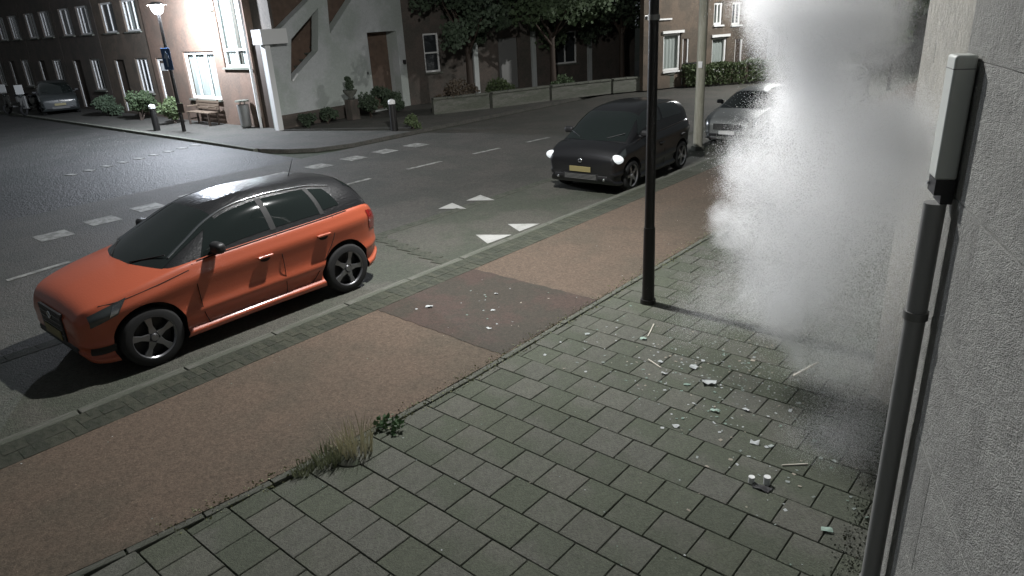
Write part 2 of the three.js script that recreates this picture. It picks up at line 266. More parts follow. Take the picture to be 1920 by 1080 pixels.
// ---------------------------------------------------------------- cars
// local axes of a car: +x forward, y up, +z its right side; u runs 0 (nose) .. 1 (tail)
const table = (t) => (u) => { if (u <= t[0][0]) return t[0][1]; for (let i = 1; i < t.length; i++) if (u <= t[i][0]) { const [a, x] = t[i - 1], [b, y] = t[i], k = (u - a) / (b - a), m0 = i > 1 ? (y - t[i - 2][1]) / (b - t[i - 2][0]) : (y - x) / (b - a), m1 = i < t.length - 1 ? (t[i + 1][1] - x) / (t[i + 1][0] - a) : (y - x) / (b - a), d = b - a; return x * (2 * k * k * k - 3 * k * k + 1) + m0 * d * (k * k * k - 2 * k * k + k) + y * (3 * k * k - 2 * k * k * k) + m1 * d * (k * k * k - k * k); } return t[t.length - 1][1]; };
function makeCar(name, label, group, s, paint, roofPaint) {
  const car = thing(name, label, 'car', V(0, 0, 0), 0, group);
  const belt = table(s.belt), low = table(s.low), wide = table(s.wide), crown = table(s.crown), roofLine = table(s.roof);
  const X = (u) => s.L / 2 - u * s.L;
  // half section of the lower body from the floor centre over sill, flank and shoulder to the centre of the bonnet
  const section = (u) => {
    const yb = belt(u), y0 = low(u), w = wide(u), c = crown(u), H = yb - y0;
    return [[0, y0], [0.85 * w, y0], [0.955 * w, y0 + 0.02 * H], [0.975 * w, y0 + 0.08 * H], [0.93 * w, y0 + 0.13 * H], [0.935 * w, y0 + 0.23 * H], [0.982 * w, y0 + 0.33 * H], [0.962 * w, y0 + 0.45 * H], [0.978 * w, y0 + 0.64 * H], [1.0 * w, y0 + 0.8 * H], [0.972 * w, y0 + 0.9 * H], [0.925 * w, yb], [0.82 * w, yb + 0.28 * c], [0.5 * w, yb + 0.75 * c], [0, yb + c]];
  };
  const B = (u, v, side = 1) => {           // a point of the lower body, v 0..1
    const p = section(u), t = Math.min(0.99999, Math.max(0, v)) * (p.length - 1), i = Math.floor(t), k = t - i, q = (j) => p[Math.min(p.length - 1, Math.max(0, j))];
    const cr = (n) => 0.5 * (2 * q(i)[n] + (q(i + 1)[n] - q(i - 1)[n]) * k + (2 * q(i - 1)[n] - 5 * q(i)[n] + 4 * q(i + 1)[n] - q(i + 2)[n]) * k * k + (3 * q(i)[n] - q(i - 1)[n] - 3 * q(i + 1)[n] + q(i + 2)[n]) * k * k * k);
    return new THREE.Vector3(X(u), cr(1), Math.max(0, cr(0)) * side);
  };
  const wg = (u) => 0.925 * wide(u) - 0.004;
  const G = (u, f, side = 1) => {           // a point of the cabin, f = 0 at the waistline, 1 at the roof's centre
    const y0 = belt(u) - 0.03, H = Math.max(0.012, roofLine(u) - y0), a = f * Math.PI / 2, n = 2 / s.square;
    const y = Math.pow(Math.sin(a), n) * H, z = wg(u) * Math.pow(Math.max(0, Math.cos(a)), n) * (1 - s.lean * y / 0.5);
    const zz = z / Math.max(0.01, wg(u)), fr = Math.max(0, Math.min(1, (0.52 - u) / 0.22)), bk = Math.max(0, Math.min(1, (u - 0.8) / 0.15));
    return new THREE.Vector3(X(u) + (1 - zz * zz) * (s.bow * fr - 0.1 * bk), y0 + y, z * side);
  };
  const normalAt = (F, u, v, side) => { const e = 0.004, d1 = F(u + e, v, side).sub(F(u - e, v, side)), d2 = F(u, Math.min(1, v + e), side).sub(F(u, Math.max(0, v - e), side)), n = d1.cross(d2).normalize(); if (n.dot(F(u, v, side).sub(new THREE.Vector3(X(u), 0.6, 0))) < 0) n.negate(); return n; };
  const off = (F, u, v, side, d) => F(u, v, side).addScaledVector(normalAt(F, u, v, side), d);
  function grid(f, nu, nv) {
    const P = [], I = [], U = [];
    for (let i = 0; i <= nu; i++) for (let j = 0; j <= nv; j++) { P.push(...f(i / nu, j / nv).toArray()); U.push(i / nu, j / nv); }
    for (let i = 0; i < nu; i++) for (let j = 0; j < nv; j++) { const a = i * (nv + 1) + j, b = a + nv + 1; I.push(a, b, a + 1, a + 1, b, b + 1); }
    const g = new THREE.BufferGeometry(); g.setAttribute('position', new THREE.Float32BufferAttribute(P, 3)); g.setAttribute('uv', new THREE.Float32BufferAttribute(U, 2)); g.setIndex(I); g.computeVertexNormals(); return g;
  }
  // a patch of the surface between four corners [u, v], lifted by d
  const patch = (F, c, d, side, nu = 14, nv = 8) => grid((i, j) => { const u = (c[0][0] * (1 - i) + c[1][0] * i) * (1 - j) + (c[3][0] * (1 - i) + c[2][0] * i) * j, v = (c[0][1] * (1 - i) + c[1][1] * i) * (1 - j) + (c[3][1] * (1 - i) + c[2][1] * i) * j; return off(F, u, v, side, d); }, nu, nv);
  const wrap = (F, u0, u1, v0, d, nu = 16, nv = 24) => grid((i, j) => { const k = j * 2 - 1, f = v0 + (1 - v0) * (1 - Math.abs(k)); return off(F, u0 + (u1 - u0) * i, Math.min(0.9995, f), k < 0 ? -1 : 1, d); }, nu, nv);
  const line = (F, pts, w, d, side) => { const c = new THREE.CatmullRomCurve3(pts.map(([u, v]) => off(F, u, v, side, d))); return new THREE.TubeGeometry(c, pts.length * 6, w, 5); };
  // lower body: closed skin, wheel arches cut out
  const us = []; for (let i = 0; i <= 84; i++) { const t = i / 84; us.push(t + 0.1 * Math.sin(2 * Math.PI * t) * -0.62); }
  const NV = 46, P = [], I = [], U = [], ring = 2 * NV;
  us[0] = 0; us[84] = 1;
  for (const u of us) { for (let j = 0; j < NV; j++) P.push(...B(u, (j + 0.0) / NV, 1).toArray()); for (let j = NV; j > 0; j--) P.push(...B(u, j / NV, -1).toArray()); for (let j = 0; j < ring; j++) U.push(u * 4, j / ring * 4); }
  for (let i = 0; i < us.length - 1; i++) for (let j = 0; j < ring; j++) { const a = i * ring + j, b = i * ring + (j + 1) % ring; I.push(a, b, a + ring, b, b + ring, a + ring); }
  for (const e of [0, us.length - 1]) { const c = P.length / 3, mid = new THREE.Vector3(); for (let j = 0; j < ring; j++) mid.add(new THREE.Vector3().fromArray(P, (e * ring + j) * 3)); P.push(...mid.multiplyScalar(1 / ring).toArray()); U.push(0, 0); for (let j = 0; j < ring; j++) { const a = e * ring + j, b = e * ring + (j + 1) % ring; e ? I.push(c, a, b) : I.push(c, b, a); } }
  const skin = new THREE.BufferGeometry(); skin.setAttribute('position', new THREE.Float32BufferAttribute(P, 3)); skin.setAttribute('uv', new THREE.Float32BufferAttribute(U, 2)); skin.setIndex(I.reverse()); skin.computeVertexNormals();
  { const n = skin.attributes.normal, p = skin.attributes.position; let s2 = 0; for (let i = 0; i < p.count; i++) s2 += n.getY(i) * (p.getY(i) - 0.55) + n.getZ(i) * p.getZ(i); if (s2 < 0) { skin.setIndex(Array.from(skin.index.array).reverse()); skin.computeVertexNormals(); } }
  const ev = new Evaluator(); ev.attributes = ['position', 'normal', 'uv']; ev.useGroups = true;
  let body = new Brush(skin, paint); body.updateMatrixWorld();
  const axles = [s.L / 2 - s.front, s.L / 2 - s.front - s.base];
  for (const x of axles) for (const side of [-1, 1]) { const c = new Brush(new THREE.CylinderGeometry(s.wheel + 0.05, s.wheel + 0.05, 0.3, 40).rotateX(Math.PI / 2).translate(x, s.wheel + 0.012, side * (s.W / 2 - 0.1)), M.blackPlastic); c.updateMatrixWorld(); body = ev.evaluate(body, c, SUBTRACTION); body.updateMatrixWorld(); }
  const bodyMesh = shadows(new THREE.Mesh(body.geometry, body.material)); bodyMesh.name = 'body'; car.add(bodyMesh);
  // cabin with glass
  const [c0, c1] = s.cabin, cab = [];
  for (const side of [1, -1]) cab.push(grid((i, j) => G(c0 + (c1 - c0) * i, j, side), 60, 26));
  part('roof', cab, roofPaint, car);
  part('windscreen', wrap(G, s.screen[0], s.screen[1], 0.42, 0.004), M.darkGlass, car);
  part('rear_window', wrap(G, s.rearGlass[0], s.rearGlass[1], 0.45, 0.004), M.darkGlass, car);
  for (const side of [1, -1]) {
    for (const q of s.windows) part('side_window', patch(G, q, 0.004, side, 18, 8), M.darkGlass, car);
    for (const q of s.pillars ?? []) part('door_pillar', patch(G, q, 0.005, side, 4, 8), M.pillar, car);
    if (s.arch) part('roof_arch', line(G, s.arch, 0.016, 0.004, side), M.chrome, car);
    for (const q of s.seams) part('panel_gap', line(B, q, 0.0045, 0.0006, side), M.seam, car);
    part('waist_seal', line(B, range(s.windows[0][0][0] - 0.02, s.windows[s.windows.length - 1][1][0] + 0.015, 10).map((u) => [u, 11 / 14]), 0.008, 0.001, side), M.seam, car);
    for (const [u, v] of s.handles) { const p = off(B, u, v, side, 0.02), h = part('door_handle', rbox(0.2, 0.032, 0.034, 0.014), paint, car); h.position.copy(p); const cup = part('handle_cup', sph(0.05, 0, 0, 0, 1.3, 0.75, 0.12), M.seam, h); cup.position.set(0, -0.024, -0.018 * side); }
    const mp = B(s.mirror, 11 / 14, side), mir = part('door_mirror', rbox(0.12, 0.12, 0.2, 0.05, 0, 0, 0, 4), M.blackPlastic, car); mir.position.copy(mp).add(new THREE.Vector3(0, 0.1, side * 0.11));
    part('mirror_foot', rbox(0.07, 0.05, 0.1, 0.02, 0, -0.055, -side * 0.09), M.blackPlastic, mir);
    const hl = part('headlight', patch(B, s.headlight, 0.006, side, 12, 8), M.lens, car);
    if (s.glowLens) part('glow_lens', sph(0.12, 0, 0, 0, 0.6, 0.7, 1.2).translate(...B(0.035, 0.7, side).add(new THREE.Vector3(0.0, -0.02, -0.03 * side)).toArray()), s.lens, hl);
    else part('reflector', patch(B, s.bulb, 0.012, side, 8, 6), M.chrome, hl);
    if (s.glowLens) part('fog_lamp', sph(0.03).translate(s.L / 2 + 0.005, 0.3, side * 0.5), M.chrome, car);
    part('tail_light', patch(B, s.tailLight, 0.006, side, 8, 8), M.tail, car);
    if (s.fog) part('fog_lamp_recess', patch(B, s.fog, 0.004, side, 8, 6), M.blackPlastic, car);
  }
  // nose and tail
  const flat = (x, w, h, y, m, nm, d = 0.014, parent = car) => part(nm, rbox(d, h, w, 0.006, x, y, 0), m, parent);
  const gr = flat(s.L / 2 + 0.001, s.grille[0], s.grille[1], s.grille[2], M.blackPlastic, 'grille', 0.03);
  for (let k = 1; k < 5; k++) part('grille_bar', box(0.008, 0.008, s.grille[0] * 0.92, s.L / 2 + 0.018, s.grille[2] + s.grille[1] * (k / 5 - 0.5), 0), M.greyMetal, gr);
  part('badge', new THREE.TorusGeometry(0.035, 0.009, 8, 20).rotateY(Math.PI / 2).translate(s.L / 2 + 0.02, s.badge, 0), M.chrome, gr);
  const pl = flat(s.L / 2 + 0.024, 0.46, 0.1, s.plate, s.plateMaterial, 'number_plate', 0.012);
  pl.name = 'number_plate';
  flat(-s.L / 2 - 0.004, 0.46, 0.1, 0.62, M.yellowPlate, 'number_plate');
  part('front_lip', rbox(0.1, 0.09, wide(0.02) * 1.6, 0.03, s.L / 2 - 0.04, low(0) + 0.03, 0), M.blackPlastic, car);
  for (const k of [-1, 1]) { const wp = part('wiper', bar(G(s.screen[0] + 0.012, 0.93, k).add(new THREE.Vector3(0, 0.018, 0)), G(s.screen[0] + 0.05, 0.55, k * 1).add(new THREE.Vector3(0.02, 0.02, 0)), 0.007), M.blackPlastic, car); wp.name = 'wiper'; }
  if (s.aerial) { const p = G(s.aerial, 0.999, 1); part('aerial', bar(p, p.clone().add(new THREE.Vector3(-0.1, 0.2, 0)), 0.006, 0.003), M.blackPlastic, car); }
  // wheels
  const R = s.wheel, tw = 0.19;
  const prof = [[R * 0.7, -tw / 2], [R * 0.9, -tw / 2], [R * 0.98, -tw / 2 + 0.02], [R, -tw / 2 + 0.05], [R, tw / 2 - 0.05], [R * 0.98, tw / 2 - 0.02], [R * 0.9, tw / 2], [R * 0.7, tw / 2]].map(([a, b]) => new THREE.Vector2(a, b));
  const tyre = new THREE.LatheGeometry(prof, 48).rotateX(Math.PI / 2);
  const ringG = new THREE.LatheGeometry([[R * 0.66, -0.07], [R * 0.7, -0.09], [R * 0.735, -0.088], [R * 0.735, 0.088], [R * 0.7, 0.09], [R * 0.66, 0.07]].map(([a, b]) => new THREE.Vector2(a, b)), 48).rotateX(Math.PI / 2);
  const spokeShape = new THREE.Shape(); spokeShape.moveTo(-0.035 * R / 0.31, 0.05); spokeShape.lineTo(0.035 * R / 0.31, 0.05); spokeShape.lineTo(0.018 * R / 0.31, R * 0.4); spokeShape.lineTo(0.034 * R / 0.31, R * 0.69); spokeShape.lineTo(-0.034 * R / 0.31, R * 0.69); spokeShape.lineTo(-0.018 * R / 0.31, R * 0.4); spokeShape.closePath();
  const spoke = new THREE.ExtrudeGeometry(spokeShape, { depth: 0.02, bevelEnabled: true, bevelThickness: 0.006, bevelSize: 0.006, bevelSegments: 2 }).translate(0, 0, 0.05);
  axles.forEach((x, k) => { for (const side of [-1, 1]) {
    const w = new THREE.Group(); w.name = 'wheel'; w.position.set(x, R, side * (s.W / 2 - 0.115)); w.rotation.y = side > 0 ? 0 : Math.PI; car.add(w);
    part('tyre', tyre, M.rubber, w);
    part('rim', ringG, s.rim ?? M.rim, w); part('wheel_well', new THREE.CylinderGeometry(R * 0.64, R * 0.64, 0.05, 32).rotateX(Math.PI / 2).translate(0, 0, -0.03), M.blackPlastic, w);
    for (let q = 0; q < 5; q++) part('spoke', spoke.clone().rotateZ(q * Math.PI * 2 / 5 + s.spin[k]), s.rim ?? M.rim, w);
    part('hub_cap', new THREE.CylinderGeometry(0.035, 0.05, 0.03, 20).rotateX(Math.PI / 2).translate(0, 0, 0.075), s.rim ?? M.rim, w);
  } });
  part('floor_pan', rbox(s.L * 0.86, 0.1, s.W * 0.62, 0.03, -0.03, 0.2, 0), M.blackPlastic, car);
  return car;
}
const wet = (() => { const t = texture(512, 512, (u, v) => { const x = 0.5 * vn(u, v, 200, 71) + 0.5 * vn(u, v, 90, 72); return [x, x, x]; }, false); t.repeat.set(1, 1); return t; })();   // dew on the roof
const carPaint = (r, g, b, o = {}) => phys({ color: rgb(r, g, b), roughness: 0.42, clearcoat: 0.8, clearcoatRoughness: 0.14, ...o });
const hatch = {
  L: 3.7, W: 1.74, front: 0.62, base: 2.45, bow: 0.24, square: 3.7, wheel: 0.315, lean: 0.3, spin: [0.1, 0.9],
  belt: [[0, 0.6], [0.012, 0.68], [0.035, 0.745], [0.1, 0.815], [0.2, 0.89], [0.3, 0.95], [0.5, 0.985], [0.75, 1.02], [0.92, 1.04], [0.97, 1.01], [1, 0.92]],
  low: [[0, 0.3], [0.02, 0.2], [0.08, 0.17], [0.2, 0.17], [0.5, 0.185], [0.8, 0.19], [0.95, 0.23], [1, 0.34]],
  wide: [[0, 0.58], [0.008, 0.64], [0.03, 0.73], [0.07, 0.8], [0.14, 0.85], [0.22, 0.868], [0.5, 0.87], [0.8, 0.87], [0.9, 0.845], [0.95, 0.8], [0.985, 0.72], [1, 0.66]],
  crown: [[0, 0.03], [0.05, 0.06], [0.2, 0.075], [0.3, 0.05], [0.9, 0.02], [1, 0.02]],
  roof: [[0.22, 0.84], [0.265, 0.955], [0.32, 1.08], [0.39, 1.24], [0.45, 1.37], [0.5, 1.43], [0.58, 1.465], [0.67, 1.465], [0.77, 1.45], [0.85, 1.42], [0.9, 1.375], [0.935, 1.27], [0.965, 1.1], [0.985, 0.96]],
  cabin: [0.235, 0.98], screen: [0.255, 0.45], rearGlass: [0.9, 0.955],
  windows: [[[0.35, 0.03], [0.58, 0.03], [0.58, 0.47], [0.415, 0.45]], [[0.6, 0.03], [0.765, 0.03], [0.75, 0.47], [0.6, 0.47]], [[0.78, 0.05], [0.845, 0.06], [0.815, 0.4], [0.768, 0.45]]],
  arch: [[0.3, 0.5], [0.36, 0.52], [0.43, 0.545], [0.5, 0.55], [0.6, 0.55], [0.7, 0.55], [0.78, 0.53], [0.84, 0.45]],
  seams: [[[0.315, 0.775], [0.312, 0.6], [0.318, 0.4], [0.33, 0.26]], [[0.588, 0.775], [0.59, 0.6], [0.592, 0.4], [0.59, 0.26]], [[0.8, 0.775], [0.79, 0.62], [0.745, 0.48]], [[0.33, 0.26], [0.45, 0.26], [0.59, 0.26]], [[0.3, 0.735], [0.2, 0.73], [0.1, 0.745], [0.06, 0.78]], [[0.59, 0.26], [0.68, 0.27], [0.745, 0.48]]],
  handles: [[0.53, 0.63], [0.745, 0.64]], mirror: 0.385, rim: M.darkRim, pillars: [[[0.58, 0.02], [0.6, 0.02], [0.6, 0.48], [0.58, 0.48]], [[0.765, 0.02], [0.78, 0.02], [0.765, 0.48], [0.75, 0.48]]],
  headlight: [[0.03, 0.6], [0.095, 0.63], [0.125, 0.75], [0.03, 0.73]], bulb: [[0.075, 0.635], [0.095, 0.645], [0.113, 0.735], [0.09, 0.728]], tailLight: [[0.95, 0.56], [0.992, 0.56], [0.985, 0.73], [0.94, 0.73]], fog: [[0.02, 0.3], [0.075, 0.33], [0.075, 0.43], [0.02, 0.42]],
  grille: [0.62, 0.3, 0.52], badge: 0.6, plate: 0.42, plateMaterial: M.yellowPlate, aerial: 0.8,
};
{
  const black = phys({ color: rgb(0.014, 0.014, 0.015), roughness: 0.34, clearcoat: 0.6, clearcoatRoughness: 0.2, bumpMap: wet, bumpScale: 0.004 });
  const c = makeCar('orange_hatchback', 'orange hatchback with black roof parked at the kerb', null, hatch, carPaint(0.43, 0.092, 0.042, { bumpMap: wet, bumpScale: 0.0009 }), black);
  c.position.copy(V(-7.8 * drop, ROAD_Y + 0.004, 2.4 * drop - 0.62 + 3.7 / 2)); c.rotation.y = -Math.PI / 2;
}
const city = { ...hatch, glowLens: true, lens: std({ color: rgb(0.7, 0.72, 0.72), emissive: rgb(0.9, 0.97, 1), emissiveIntensity: 0.55, roughness: 0.15 }), bow: 0.15, square: 5, pillars: null,  // emissive lens paints in the light reflected by the unlit headlights
  L: 3.3, W: 1.6, front: 0.6, base: 2.15, wheel: 0.29, lean: 0.17, spin: [0.3, 0.6], arch: null, aerial: 0.9,
  belt: [[0, 0.62], [0.015, 0.7], [0.05, 0.79], [0.12, 0.86], [0.2, 0.88], [0.3, 0.92], [0.6, 0.95], [0.85, 0.98], [0.97, 0.98], [1, 0.9]],
  wide: [[0, 0.64], [0.01, 0.7], [0.035, 0.745], [0.1, 0.78], [0.2, 0.8], [0.5, 0.8], [0.85, 0.79], [0.95, 0.75], [1, 0.66]],
  roof: [[0.12, 0.8], [0.17, 0.93], [0.24, 1.1], [0.31, 1.27], [0.37, 1.38], [0.44, 1.45], [0.55, 1.485], [0.7, 1.48], [0.84, 1.44], [0.92, 1.36], [0.96, 1.2], [0.985, 1.0]],
  cabin: [0.14, 0.985], screen: [0.17, 0.37], rearGlass: [0.93, 0.97],
  windows: [[[0.27, 0.06], [0.57, 0.06], [0.57, 0.47], [0.34, 0.44]], [[0.6, 0.06], [0.86, 0.06], [0.83, 0.46], [0.6, 0.47]]],
  seams: [[[0.26, 0.775], [0.262, 0.5], [0.27, 0.26]], [[0.585, 0.775], [0.588, 0.5], [0.585, 0.26]]], handles: [[0.53, 0.6], [0.82, 0.6]], mirror: 0.29,
  headlight: [[0.02, 0.6], [0.1, 0.63], [0.11, 0.76], [0.022, 0.73]], bulb: [[0.03, 0.62], [0.085, 0.64], [0.09, 0.74], [0.03, 0.71]], fog: [[0.015, 0.34], [0.05, 0.35], [0.05, 0.42], [0.015, 0.42]],
  grille: [0.75, 0.12, 0.33], badge: 0.63, plate: 0.47, plateMaterial: M.yellowPlate, rim: std({ color: rgb(0.45, 0.45, 0.46), roughness: 0.3, metalness: 0.8 }),
};
{
  const p = phys({ color: rgb(0.008, 0.008, 0.009), roughness: 0.4, clearcoat: 0.7, clearcoatRoughness: 0.12 });
  const c = makeCar('black_city_car', 'small black city car with round-edged headlights, painted glowing, behind the lamp post', null, city, p, p);
  c.position.copy(V(-7.45 * drop, ROAD_Y + 0.004, 11.0 * drop - 0.6 + 3.3 / 2)); c.rotation.y = -Math.PI / 2 + 0.05;
}
const family = { ...hatch, bow: 0.2, rim: undefined, L: 4.0, W: 1.66, front: 0.82, base: 2.45, arch: null, plateMaterial: M.whitePaint, grille: [0.8, 0.16, 0.56], badge: 0.56, plate: 0.4, headlight: [[0.022, 0.58], [0.11, 0.62], [0.12, 0.745], [0.026, 0.74]], bulb: [[0.05, 0.62], [0.1, 0.64], [0.105, 0.73], [0.05, 0.72]],
  wide: [[0, 0.56], [0.008, 0.62], [0.03, 0.7], [0.07, 0.77], [0.14, 0.81], [0.22, 0.828], [0.5, 0.83], [0.8, 0.83], [0.9, 0.805], [0.95, 0.76], [1, 0.62]] };
{
  const silver = carPaint(0.3, 0.31, 0.3, { metalness: 0.55, roughness: 0.35 });
  const c = makeCar('silver_hatchback', 'silver hatchback parked behind the pale pole, half in the smoke', null, family, silver, silver);
  c.scale.setScalar(0.84); c.position.copy(V(-7.12, ROAD_Y + 0.004, 16.0 + 1.7)); c.rotation.y = -Math.PI / 2 + 0.03;
  const white = carPaint(0.55, 0.56, 0.56);
  const d = makeCar('pale_hatchback', 'pale car farthest down the kerb, mostly hidden by smoke', null, family, white, white);
  d.scale.setScalar(0.85); d.position.copy(V(-6.95, ROAD_Y + 0.004, 21.6 + 2.0)); d.rotation.y = -Math.PI / 2 + 0.02;
  const dark = carPaint(0.03, 0.035, 0.035);
  const e = makeCar('dark_parked_car', 'dark car in the gloom at the far left of the side street', null, { ...city, lens: M.lens, glowLens: false }, dark, dark);
  e.position.copy(V(-39.0, 0.0, 11.9)); e.rotation.y = -0.25;
}

// ---------------------------------------------------------------- street lamps
function spot(pos, target, I, angle, color = 0xfbfbfa, soft = 0.2) { const l = new THREE.SpotLight(color, I, 0, angle, soft); l.position.copy(pos); l.target.position.copy(target); l.castShadow = true; l.shadow.radius = 5; l.shadow.mapSize.set(2048, 2048); scene.add(l, l.target); return l; }
const glow = (r, g, b, k) => std({ color: rgb(0.8, 0.8, 0.8), emissive: rgb(r, g, b), emissiveIntensity: k, roughness: 0.4 });
{ // the post beside the path; its lamp hangs over the cycle path, above the frame
  const p = thing('street_lamp', 'slim black lamp post standing on the tiles beside the cycle path', 'lamp post', V(-3.7, 0, 6.52));
  part('post', [cyl(0.042, 0.056, 6.5, 0, 3.25, 0, 24), cyl(0.062, 0.07, 0.9, 0, 0.45, 0, 24)], M.blackMetal, p);
  part('base_ring', cyl(0.085, 0.09, 0.05, 0, 0.025, 0, 24), M.blackMetal, p);
  part('arm', tube([new THREE.Vector3(0, 6.42, 0), new THREE.Vector3(-0.4, 6.62, 0), new THREE.Vector3(-2.0, 6.68, 0)], 0.03), M.blackMetal, p);
  const head = part('lamp_head', rbox(0.62, 0.1, 0.26, 0.04, -2.24, 6.65, 0), M.greyMetal, p);
  part('lamp_glass', rbox(0.44, 0.02, 0.18, 0.008, -2.26, 6.595, 0), glow(1, 0.93, 0.82, 6), head);
  part('clamp', [cyl(0.06, 0.06, 0.05, 0, 3.06, 0), rbox(0.05, 0.04, 0.04, 0.01, -0.07, 3.06, 0)], M.greyMetal, p);
  // wide beam of the luminaire, then an added beam brightening the houses opposite
  spot(V(-5.95, 6.56, 6.52), V(-5.9, 0, 6.5), LAMP_NEAR, 1.38);
  spot(V(-6.05, 6.56, 6.54), V(-20.5, 1.6, 17.2), LAMP_NEAR * 1.2, 0.66, undefined, 0.9);
}
{ // post-top lamp with signs at the corner of the side street
  const p = thing('street_lamp', 'lit lamp on a post with a blue arrow sign before the corner house', 'lamp post', V(-24.9, 0, 11.25));
  part('post', cyl(0.05, 0.065, 3.85, 0, 1.925, 0), M.blackMetal, p);
  const sg = part('blue_sign', rbox(0.66, 0.7, 0.02, 0.008, 0.08, 2.42, 0.08), std({ color: rgb(0.03, 0.07, 0.16), roughness: 0.4 }), p, 'dark blue square sign with a white arrow');
  const a = new THREE.Shape([[-0.05, -0.25], [0.05, -0.25], [0.05, 0.02], [0.2, 0.02], [0, 0.26], [-0.2, 0.02], [-0.05, 0.02]].map(([x, y]) => new THREE.Vector2(x, y)));
  part('arrow', new THREE.ExtrudeGeometry(a, { depth: 0.003, bevelEnabled: false }).translate(0.08, 2.42, 0.092), std({ color: rgb(0.3, 0.34, 0.4), roughness: 0.5 }), sg);
  part('lower_panel', rbox(0.42, 0.32, 0.02, 0.008, 0.28, 0.82, 0.07), M.darkWood, p);
  part('lamp_hat', cyl(0.12, 0.3, 0.1, 0, 4.16, 0, 28), M.greyMetal, p);
  part('lamp_bowl', new THREE.LatheGeometry([[0.06, -0.17], [0.13, -0.15], [0.19, -0.03], [0.21, 0.1], [0.05, 0.12], [0.001, 0.12]].map(([x, y]) => new THREE.Vector2(x, y)), 28).translate(0, 4.0, 0), glow(0.9, 0.96, 1, 9), p);
  const l = new THREE.PointLight(0xe9f1ff, LAMP_CORNER); l.position.copy(V(-24.9, 4.0, 11.25)); l.castShadow = true; l.shadow.radius = 6; scene.add(l);
}
{ // next lamp down the street, its foot behind the smoke
  const p = thing('street_lamp', 'next lamp post down the street, hidden behind the smoke', 'lamp post', V(-6.45, 0, 28));
  part('post', cyl(0.042, 0.06, 5.8, 0, 2.9, 0), M.blackMetal, p);
  part('arm', tube([new THREE.Vector3(0, 5.75, 0), new THREE.Vector3(-0.6, 5.95, 0), new THREE.Vector3(-2.6, 6.0, 0)], 0.03), M.blackMetal, p);
  const head = part('lamp_head', rbox(0.62, 0.1, 0.26, 0.04, -2.8, 5.98, 0), M.greyMetal, p);
  part('lamp_glass', rbox(0.44, 0.02, 0.18, 0.008, -2.8, 5.92, 0), glow(1, 0.95, 0.86, 6), head);
  spot(V(-9.25, 5.89, 28), V(-9.6, 0, 28), LAMP_FAR * 3, 1.42);
}
{
  const p = thing('utility_pole', 'pale grey pole standing between the black and the silver car', 'pole', V(-7.51, 0, 15.43));
  part('shaft', cyl(0.085, 0.11, 7, 0, 3.45, 0, 18), std({ map: scaled(grainTexture(256, [0.34, 0.33, 0.27], [0.24, 0.24, 0.18], 0.5, 401, 6), 1), roughness: 0.9 }), p);
  part('number_tag', rbox(0.1, 0.14, 0.012, 0.004, 0.03, 1.9, 0.105), M.whitePaint, p);
  part('foot', cyl(0.15, 0.17, 0.1, 0, -0.01, 0, 18), M.concrete, p);
}
function bollard(pos, h, label) {
  const p = thing('bollard', label, 'bollard', pos, 0, 'bollards at the street corner');
  part('post', cyl(0.1, 0.115, h, 0, h / 2, 0, 18), M.blackMetal, p);
  part('cap', [sph(0.115, 0, h + 0.005, 0, 1, 0.7, 1), cyl(0.113, 0.113, 0.06, 0, h - 0.03, 0, 18)], M.whitePaint, p, 'white domed cap');
}
bollard(V(-26.2, 0, 10.88), 0.84, 'white-capped bollard left of the sign post');
bollard(V(-17.25, 0, 14.35), 0.88, 'white-capped bollard in front of the white stair house');
{
  const p = thing('bench', 'wooden bench under the lit ground-floor window', 'bench', V(-25.9, 0, 12.5));
  for (let k = 0; k < 4; k++) part('seat_slat', rbox(1.7, 0.035, 0.085, 0.01, 0, 0.46, -0.16 + k * 0.1), M.wood, p);
  for (let k = 0; k < 3; k++) part('back_slat', rbox(1.7, 0.085, 0.03, 0.01, 0, 0.58 + k * 0.11, -0.24 - k * 0.02), M.wood, p);
  for (const x of [-0.75, 0.75]) { for (const z of [-0.18, 0.16]) part('leg', rbox(0.07, 0.46, 0.06, 0.01, x, 0.22, z), M.darkWood, p); part('back_post', rbox(0.06, 0.46, 0.045, 0.01, x, 0.66, -0.29), M.darkWood, p); part('armrest', rbox(0.06, 0.04, 0.42, 0.01, x, 0.66, -0.05), M.wood, p); part('stretcher', rbox(0.05, 0.05, 0.32, 0.01, x, 0.2, -0.01), M.darkWood, p); }
}
{
  const p = thing('litter_bin', 'grey litter bin beside the drainpipe of the corner house', 'bin', V(-23.2, 0, 12.68));
  part('body', new THREE.LatheGeometry([[0.001, 0.02], [0.16, 0.02], [0.18, 0.1], [0.2, 0.78], [0.19, 0.8], [0.001, 0.8]].map(([x, y]) => new THREE.Vector2(x, y)), 22), M.greyMetal, p);
  part('lid', [cyl(0.23, 0.24, 0.05, 0, 0.92, 0, 22), cyl(0.02, 0.02, 0.14, 0.15, 0.86, 0), cyl(0.02, 0.02, 0.14, -0.15, 0.86, 0)], M.concrete, p);
}
